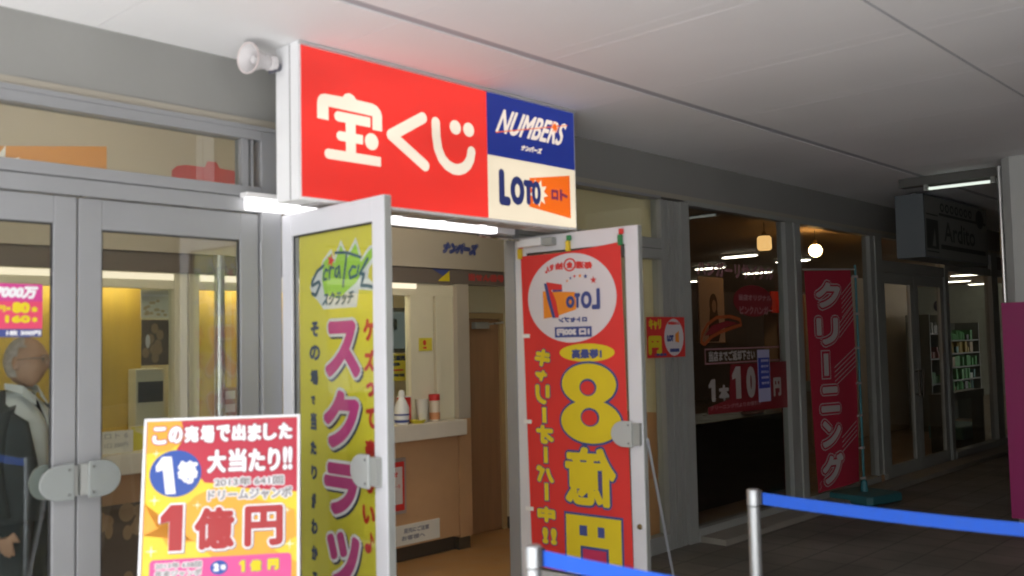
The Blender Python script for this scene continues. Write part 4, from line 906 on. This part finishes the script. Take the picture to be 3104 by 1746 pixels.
shelf('shop_shelf', 'shelf of red and pale goods deep in the far right room', 19.0, 22.5, 3.6, 4.0, (.5, 1.0, 1.5), [GRD, GWH, GRD])
bb = thing('hanger_bag', 'dark blue bag hanging inside the second cleaner door', 'bag', (15.7, 1.3, 2.0))
obj('bag', MB().ball((15.62, 1.3, 1.98), .14, .08, .10), mat('bag blue', (.02, .04, .16), .5), bb, True)
obj('strap', MB().tube([(15.55, 1.3, 2.06), (15.62, 1.3, 2.18), (15.69, 1.3, 2.06)], .012, 8), mat('bag blue', (0, 0, 0)), bb, True)
bk_ = thing('blue_basket', 'turquoise basket on the floor behind the far right window', 'basket', (13.9, .5, 0))
obj('basket', MB().prismz([(13.35, .3), (14.25, .3), (14.25, .75), (13.35, .75)], .125, .30), mat('basket teal', (.08, .30, .34), .5), bk_, True, bevel=.02)
obj('foot', MB().box(13.4, 14.2, .35, .7, .008, .124), GASK, bk_, True)
dsf = thing('window_bench', 'dark bench top running behind the far right window', 'bench', (13.2, .4, 0))
obj('bench_top', MB().box(12.1, 13.7, .12, .28, .70, .80), mat('bench dark', (.05, .05, .04), .5), dsf, True)
obj('bench_leg', MB().box(12.1, 12.16, .13, .27, .008, .698).box(13.64, 13.7, .13, .27, .008, .698), mat('bench dark', (0, 0, 0)), dsf, True)

# ------------------------------------------------------------------ red cleaning flag on its teal pole
fg = thing('cleaning_flag', 'crimson banner flag with grey katakana on a teal pole before the cleaner', 'flag', (8.05, -0.14, 0), -12.9)
CRM = mat('flag crimson deep', (.34, .012, .035), .8, var=.06, scale=4); GLT = mat('flag grey', (.40, .36, .36), .8)
cl = MB(); nu, nv = 14, 36
for j in range(nv + 1):
    for i in range(nu + 1):
        s_, t2 = i / nu, j / nv
        u = .055 * (1 - t2) - .03 * t2 + (.66 + .01 * (1 - t2)) * s_ * (1 - .12 * (1 - t2) ** 3) ; v = .145 + .05 * s_ + (1.99 - .025 * s_) * t2
        cl.v.append((u, .010 * math.sin(s_ * 7 + t2 * 4) * (1 - t2 * .6), v))
for j in range(nv):
    for i in range(nu):
        a_ = j * (nu + 1) + i; cl.f.append((a_, a_ + 1, a_ + nu + 2, a_ + nu + 1))
cl.smooth = True
obj('flag_cloth', cl, CRM, fg)
fl = [('ク', .085, 1.785, .47, 2.055), ('リ', .075, 1.45, .42, 1.73), ('|', .155, 1.165, .265, 1.41), ('ニ', .10, .84, .40, 1.105), ('ン', .10, .525, .40, .80), ('グ', .085, .20, .42, .50)]
for k, (m, bd, nm) in enumerate(((GLT, .040, 'letter_edge'), (CRM, .031, 'letter_gap'), (GLT, .014, 'lettering'))):
    mb = MB()
    for s_, u0, v0, u1, v1 in fl:
        e = bd - .031
        if s_ == '|': mb.rect(u0 - e, v0 - e, u1 + e, v1 + e, .013 + k * .002) if k < 2 else mb.rect(u0 + .022, v0 + .022, u1 - .022, v1 - .022, .013 + k * .002)
        else: mb.text(s_, u0 - e, v0 - e, u1 + e, v1 + e, .013 + k * .002, bold=bd, steps=12)
    obj(nm, mb, m, fg)
for (u0, v0, u1, v1, n_) in ((.47, 1.93, .66, 2.08, 6), (.42, 1.66, .655, 1.85, 4), (.33, 1.26, .645, 1.44, 5), (.40, .62, .62, .76, 4), (.06, .22, .09, .26, 2)):
    dg = MB()
    for i in range(n_):
        d_ = i * .042; dg.sheet([(u0, v0 - d_), (u0, v0 - d_ - .008), (u1, v1 - d_ - .008), (u1, v1 - d_)], .0125)
    obj('stripe', dg, GLT, fg)
TPL = mat('pole teal', (.03, .16, .19), .45)
obj('pole', MB().lathe((.725, .012, .04), (0, 0, 1), [(0, .012), (2.17, .011)], 12), TPL, fg)
obj('crossbar', MB().tube([(.735, .012, 2.17), (-.03, .012, 2.15)], .007, 8), mat('bar grey', (.4, .4, .38), .5), fg)
tb_ = MB()
for v in (2.10, 1.75, 1.43, 1.10, .80, .5, .22): tb_.box(.655, .74, -.004, .004, v - .01, v + .01)
obj('loop', tb_, GLT, fg)
obj('base', MB().prismz([(.50, -.24), (.93, -.24), (.97, -.2), (.97, .2), (.93, .24), (.50, .24), (.46, .2), (.46, -.2)], .012, .095), mat('base teal', (.03, .14, .16), .5), fg, bevel=.02)
obj('socket', MB().lathe((.725, .012, .09), (0, 0, 1), [(0, .035), (.10, .03), (.11, .018)], 16), TPL, fg)

# ------------------------------------------------------------------ projecting sign, pillar, far lamp
ps = thing('projecting_sign', 'unlit grey sign box with dark lettering projecting above the cleaner doors', 'sign', (10.3, -.47, 2.28))
obj('casing', MB().box(9.33, 11.23, -.74, -.47, 2.285, 2.90), mat('sign grey', (.13, .15, .16), .5, var=.04), ps, True, bevel=.004)
def psf(nm, mb, m): return onplane(nm, mb, m, -.741, ps)
SGN = mat('sign face grey', (.20, .21, .19), .5); SBK = mat('sign black', (.03, .032, .03), .5)
psf('face', MB().rect(9.35, 2.30, 11.21, 2.885, .001), SGN)
psf('black_panel', MB().rect(9.38, 2.375, 9.70, 2.66, .003).rect(9.38, 2.70, 9.70, 2.715, .003).rect(9.38, 2.34, 9.70, 2.352, .003).rect(9.735, 2.715, 11.18, 2.742, .003).rect(9.76, 2.385, 11.13, 2.43, .003), SBK)
psf('triangle', MB().sheet([(9.52, 2.40), (9.60, 2.58), (9.62, 2.40)], .0045), SGN)
for i in range(7):
    psf('oval_print', MB().disc(9.83 + i * .14, 2.80, .058, .045, .003), SBK)
    psf('oval_hole', MB().disc(9.83 + i * .14, 2.80, .03, .024, .0045), SGN)
psf('round_print', MB().disc(10.98, 2.77, .13, .10, .003), SBK)
psf('lettering', MB().text('Ardito', 9.86, 2.465, 10.80, 2.665, .003, bold=.005), SBK)
hb = MB()
for x in (9.5, 11.0): hb.box(x - .02, x + .02, -.62, -.58, 2.9005, 2.9365)
obj('bracket', hb, ALUG, ps, True)
pl = thing('pillar', 'pale grey square pillar with a magenta lower panel at the right edge', 'pillar', (8.5, -2.1, 0))
obj('shaft', MB().prismz([(8.15, -1.83), (8.23, -1.75), (8.82, -1.75), (8.9, -1.83), (8.9, -2.42), (8.82, -2.5), (8.23, -2.5), (8.15, -2.42)], 0, 2.936), mat('pillar paint', (.52, .54, .52), .6, var=.04, scale=2), pl, True)
obj('magenta_panel', MB().box(8.12, 8.149, -2.52, -1.73, .10, 1.78).box(8.1495, 8.93, -1.749, -1.73, .10, 1.78).box(8.1495, 8.93, -2.52, -2.501, .10, 1.78), mat('panel magenta', (.33, .012, .13), .5, var=.04), pl, True)
obj('corner_guard', MB().lathe((8.215, -1.735, 1.782), (0, 0, 1), [(0, .016), (1.10, .016)], 14), STEEL, pl, True)
fl_ = thing('far_batten_light', 'thin fluorescent tube on a dark beam beside the pillar top', 'light', (8.6, -1.3, 2.85))
obj('beam', MB().box(8.58, 8.70, -1.745, -.80, 2.86, 2.936), mat('beam dark', (.10, .10, .09), .6), fl_, True)
obj('tube', MB().lathe((8.60, -1.56, 2.822), (-.04, 1, 0), [(0, .013), (.50, .013)], 10), emit('far tube', (.85, .95, .85), 1.0 / EXPO), fl_, True)
obj('lamp_holder', MB().box(8.585, 8.615, -1.60, -1.561, 2.805, 2.8595).box(8.56, 8.60, -1.05, -1.02, 2.805, 2.8595), ALUG, fl_, True)
# far end wall of the arcade and an unseen wall added to block daylight
ew = thing('end_wall', 'dark far end wall of the arcade beyond the pillar', 'wall', (16.6, -2, 0))
obj('wall', MB().box(16.52, 16.7, -5.4, -.0, 0, 2.936), mat('end wall paint', (.30, .30, .26), .7, var=.05), ew, True)
ow = thing('daylight_blocker', 'plain grey unseen wall added across the passage to block daylight', 'wall', (12, -5.3, 0))
obj('wall', MB().box(2.4, 16.5, -5.39, -5.2, 0, 2.936), mat('blocker paint', (.36, .35, .32), .7, var=.05), ow, True)

# ------------------------------------------------------------------ the old man behind the glass
def person():
    PX, PY_, AZ = 1.645, 0.60, -48.0
    t = thing('person', 'grey haired man in dark suit and pale open shirt standing behind the left glass door', 'person', (PX, PY_, 0.006), AZ)
    # local frame: +x is the way he faces, +y his left, z up
    sk_ = bpy.data.meshes.new('figure')
    J = [((0, 0, .86), .125), ((.0, 0, 1.02), .12), ((.0, 0, 1.18), .125), ((-.01, 0, 1.30), .10), ((0.0, 0, 1.37), .055), ((.015, 0, 1.43), .052)]
    ed = [(i, i + 1) for i in range(5)]
    def chain(start, pts):
        p = start
        for q, r in pts: J.append((q, r)); ed.append((p, len(J) - 1)); p = len(J) - 1
        return p
    for sgn in (1, -1):
        e = chain(3, [((-.01, .16 * sgn, 1.29), .055), ((-.02, .20 * sgn, 1.05), .045), ((.03, .21 * sgn, .83), .032), ((.045, .205 * sgn, .78), .026)])
        for k, (dx, L) in enumerate(((.030, .075), (.012, .085), (-.006, .08), (-.022, .065))):
            chain(e, [((.045 + dx, .205 * sgn, .735), .010), ((.05 + dx, .195 * sgn, .735 - L * .55), .0085), ((.05 + dx, .18 * sgn, .735 - L), .007)])
        chain(e, [((.085, .19 * sgn, .75), .011), ((.10, .175 * sgn, .715), .009)])
        f_ = chain(0, [((0, .085 * sgn, .80), .085), ((.015, .095 * sgn, .45), .058), ((-.015, .10 * sgn, .09), .042)])
        chain(f_, [((.06, .11 * sgn, .045), .038), ((.15, .12 * sgn, .03), .030)])
    sk_.from_pydata([j[0] for j in J], ed, [])
    so2 = bpy.data.objects.new('figure', sk_); COL.objects.link(so2)
    md = so2.modifiers.new('skin', 'SKIN')
    for i, (p, r) in enumerate(J): sk_.skin_vertices[0].data[i].radius = (r, r)
    sk_.skin_vertices[0].data[0].use_root = True
    so2.modifiers.new('sub', 'SUBSURF').levels = 1
    me = bpy.data.meshes.new_from_object(so2.evaluated_get(bpy.context.evaluated_depsgraph_get()))
    bpy.data.objects.remove(so2)
    body = MB(); body.v = [tuple(v.co) for v in me.vertices]; body.f = [tuple(p.vertices) for p in me.polygons]
    bpy.data.meshes.remove(me)
    # head sculpted on a sphere grid
    hc = Vector((.03, 0, 1.50)); nu, nv = 48, 32; b0 = len(body.v)
    G = lambda y, z, y0, z0, sy, sz: math.exp(-((y - y0) / sy) ** 2 - ((z - z0) / sz) ** 2)
    def head(th, ph, gr=0.0):
        x = math.sin(th) * math.cos(ph); y = math.sin(th) * math.sin(ph); z = math.cos(th)
        px, py, pz = x * .096, y * .076, z * .114
        low = max(0, -z)
        py *= 1 - .30 * low ** 1.6; px *= 1 - .10 * low
        if x > 0:
            f = x
            px += f * (.026 * G(py, pz, 0, -.012, .012, .020) + .012 * G(py, pz, 0, .012, .010, .022) + .008 * G(py, pz, 0, .034, .05, .010)
                       - .010 * (G(py, pz, .031, .012, .016, .010) + G(py, pz, -.031, .012, .016, .010)) + .006 * (G(py, pz, .03, .010, .010, .007) + G(py, pz, -.03, .010, .010, .007))
                       + .007 * G(py, pz, 0, -.046, .022, .006) - .005 * G(py, pz, 0, -.054, .022, .003) + .008 * G(py, pz, 0, -.062, .02, .006) + .012 * G(py, pz, 0, -.095, .024, .018)
                       + .005 * (G(py, pz, .045, -.02, .02, .02) + G(py, pz, -.045, -.02, .02, .02)))
        return hc + Vector((px * (1 + gr), py * (1 + gr), pz * (1 + gr)))
    for j in range(nv + 1):
        for i in range(nu): body.v.append(tuple(head(math.pi * j / nv, 2 * math.pi * i / nu)))
    for j in range(nv):
        for i in range(nu):
            k = (i + 1) % nu; body.f.append((b0 + j * nu + i, b0 + (j + 1) * nu + i, b0 + (j + 1) * nu + k, b0 + j * nu + k))
    for sgn in (1, -1):
        body.ball((.022, .077 * sgn, 1.497), .018, .010, .031); body.ball((.018, .079 * sgn, 1.475), .010, .008, .012)
    bo_ = obj('body', body, mat('skin', (.34, .20, .13), .55, var=.08, scale=12), t)
    rm = bo_.modifiers.new('remesh', 'REMESH'); rm.mode = 'VOXEL'; rm.voxel_size = .0065; rm.use_smooth_shade = True
    sm = bo_.modifiers.new('smooth', 'SMOOTH'); sm.factor = .4; sm.iterations = 2
    # hair: thin grey cap at the back and sides
    hr = MB()
    for j in range(nv + 1):
        for i in range(nu): hr.v.append(tuple(head(math.pi * j / nv, 2 * math.pi * i / nu, .05 + .012 * math.sin(i * 5.1) * math.sin(j * 3.3))))
    for j in range(nv):
        for i in range(nu):
            th, ph = math.pi * (j + .5) / nv, 2 * math.pi * (i + .5) / nu
            x = math.sin(th) * math.cos(ph); z = math.cos(th)
            if z > -.55 and x < (.05 if z < .55 else .30 * (1 - z) * 2 + .02) and not (abs(x) < .28 and z < .12 and x > -.12):
                k = (i + 1) % nu; hr.f.append((j * nu + i, (j + 1) * nu + i, (j + 1) * nu + k, j * nu + k))
    hr.smooth = True
    obj('hair', hr, mat('grey hair', (.34, .31, .29), .8, var=.25, scale=40), t)
    gl = MB(); 
    for sgn in (1, -1):
        c0 = Vector((.132, .033 * sgn, 1.512)); ring = [c0 + Vector((0, .023 * math.cos(a_), .016 * math.sin(a_))) for a_ in [2 * math.pi * i / 14 for i in range(15)]]
        gl.tube([tuple(p) for p in ring], .0016, 6); gl.tube([(.130, .056 * sgn, 1.517), (.09, .078 * sgn, 1.516), (.02, .083 * sgn, 1.512)], .002, 6)
    gl.tube([(.134, -.010, 1.516), (.134, .010, 1.516)], .0016, 6)
    obj('glasses', gl, mat('wire', (.7, .7, .68), .2, 1.0), t)
    eb = MB()
    for sgn in (1, -1): eb.ball((.124, .033 * sgn, 1.512), .006, .011, .006)
    obj('eye', eb, mat('eye', (.10, .08, .07), .3), t)
    # clothes: lofted shells
    def loft(rings, m, nm, open_=None, th=0):
        mb = MB(); n = 40
        for k, (z, rx, ry, cx) in enumerate(rings):
            g0 = open_(z) if open_ else 0
            for i in range(n + 1):
                a_ = g0 + (2 * math.pi - 2 * g0) * i / n
                wob = 1 + .012 * math.sin(a_ * 5 + z * 23)
                mb.v.append((cx + rx * math.cos(a_) * wob, ry * math.sin(a_) * wob, z))
        for k in range(len(rings) - 1):
            for i in range(n): mb.f.append((k * (n + 1) + i, k * (n + 1) + i + 1, (k + 1) * (n + 1) + i + 1, (k + 1) * (n + 1) + i))
        mb.smooth = True
        o = obj(nm, mb, m, t); sd_ = o.modifiers.new('solid', 'SOLIDIFY'); sd_.thickness = .005; sd_.offset = 1
        return o
    SUIT = mat('suit dark', (.016, .024, .027), .85, var=.2, scale=20); SHIRT = mat('shirt pale', (.50, .54, .56), .75, var=.04, scale=8)
    tor = [(.80, .155, .205, 0), (.95, .15, .20, 0), (1.08, .15, .205, 0), (1.20, .148, .212, -.005), (1.235, .14, .208, -.008), (1.27, .125, .20, -.01), (1.315, .10, .15, -.012), (1.345, .082, .095, -.012), (1.37, .074, .078, -.008)]
    loft(tor, SUIT, 'jacket', lambda z: R(14 + 22 * max(0, min(1, (z - .80) / .40)) + 66 * max(0, min(1, (z - 1.24) / .13))))
    shr = [(z, rx - .014, ry - .018, cx) for z, rx, ry, cx in tor[1:8]] + [(1.365, .066, .066, .0)]
    loft(shr, SHIRT, 'shirt', lambda z: R(2 + 22 * max(0, min(1, (z - 1.26) / .10))))
    clr = MB()
    for sgn in (1, -1):
        pr_ = [Vector((-.03, .072 * sgn, 1.405)), Vector((.05, .066 * sgn, 1.392)), Vector((.085, .03 * sgn, 1.345)), Vector((.105, .055 * sgn, 1.305)), Vector((.06, .09 * sgn, 1.355)), Vector((-.02, .088 * sgn, 1.38))]
        b_ = len(clr.v); clr.v += [tuple(p) for p in pr_]; clr.f += [(b_, b_ + 1, b_ + 4, b_ + 5), (b_ + 1, b_ + 2, b_ + 3, b_ + 4)]
    oc = obj('collar', clr, SHIRT, t); oc.modifiers.new('solid', 'SOLIDIFY').thickness = .005
    for sgn in (1, -1):
        sl_ = MB()
        pth = [(-.015, .15 * sgn, 1.30, .074), (-.016, .195 * sgn, 1.22, .072), (-.02, .215 * sgn, 1.05, .062), (.0, .22 * sgn, .93, .056), (.03, .22 * sgn, .83, .05)]
        n = 18
        for x, y, z, r in pth:
            for i in range(n): a_ = 2 * math.pi * i / n; sl_.v.append((x + r * math.cos(a_), y + r * .9 * math.sin(a_), z + .3 * r * math.sin(a_) * (-sgn if z > 1.25 else 0)))
        for k in range(len(pth) - 1):
            for i in range(n): j = (i + 1) % n; sl_.f.append((k * n + i, k * n + j, (k + 1) * n + j, (k + 1) * n + i))
        sl_.f.append(tuple(range(n))); sl_.smooth = True
        obj('sleeve', sl_, SUIT, t)
    for sgn in (1, -1):
        tr_ = MB(); n = 18
        for x, y, z, r in ((0, .08 * sgn, .88, .105), (.005, .088 * sgn, .72, .098), (.015, .095 * sgn, .45, .078), (-.008, .10 * sgn, .12, .068), (.0, .10 * sgn, .05, .07)):
            for i in range(n): a_ = 2 * math.pi * i / n; tr_.v.append((x + r * math.cos(a_), y + r * .92 * math.sin(a_), z))
        for k in range(4):
            for i in range(n): j = (i + 1) % n; tr_.f.append((k * n + i, k * n + j, (k + 1) * n + j, (k + 1) * n + i))
        tr_.smooth = True; obj('trouser_leg', tr_, SUIT, t)
        sh_ = MB().ball((.06, .112 * sgn, .045), .13, .05, .045); obj('shoe', sh_, BLACK, t)
person()
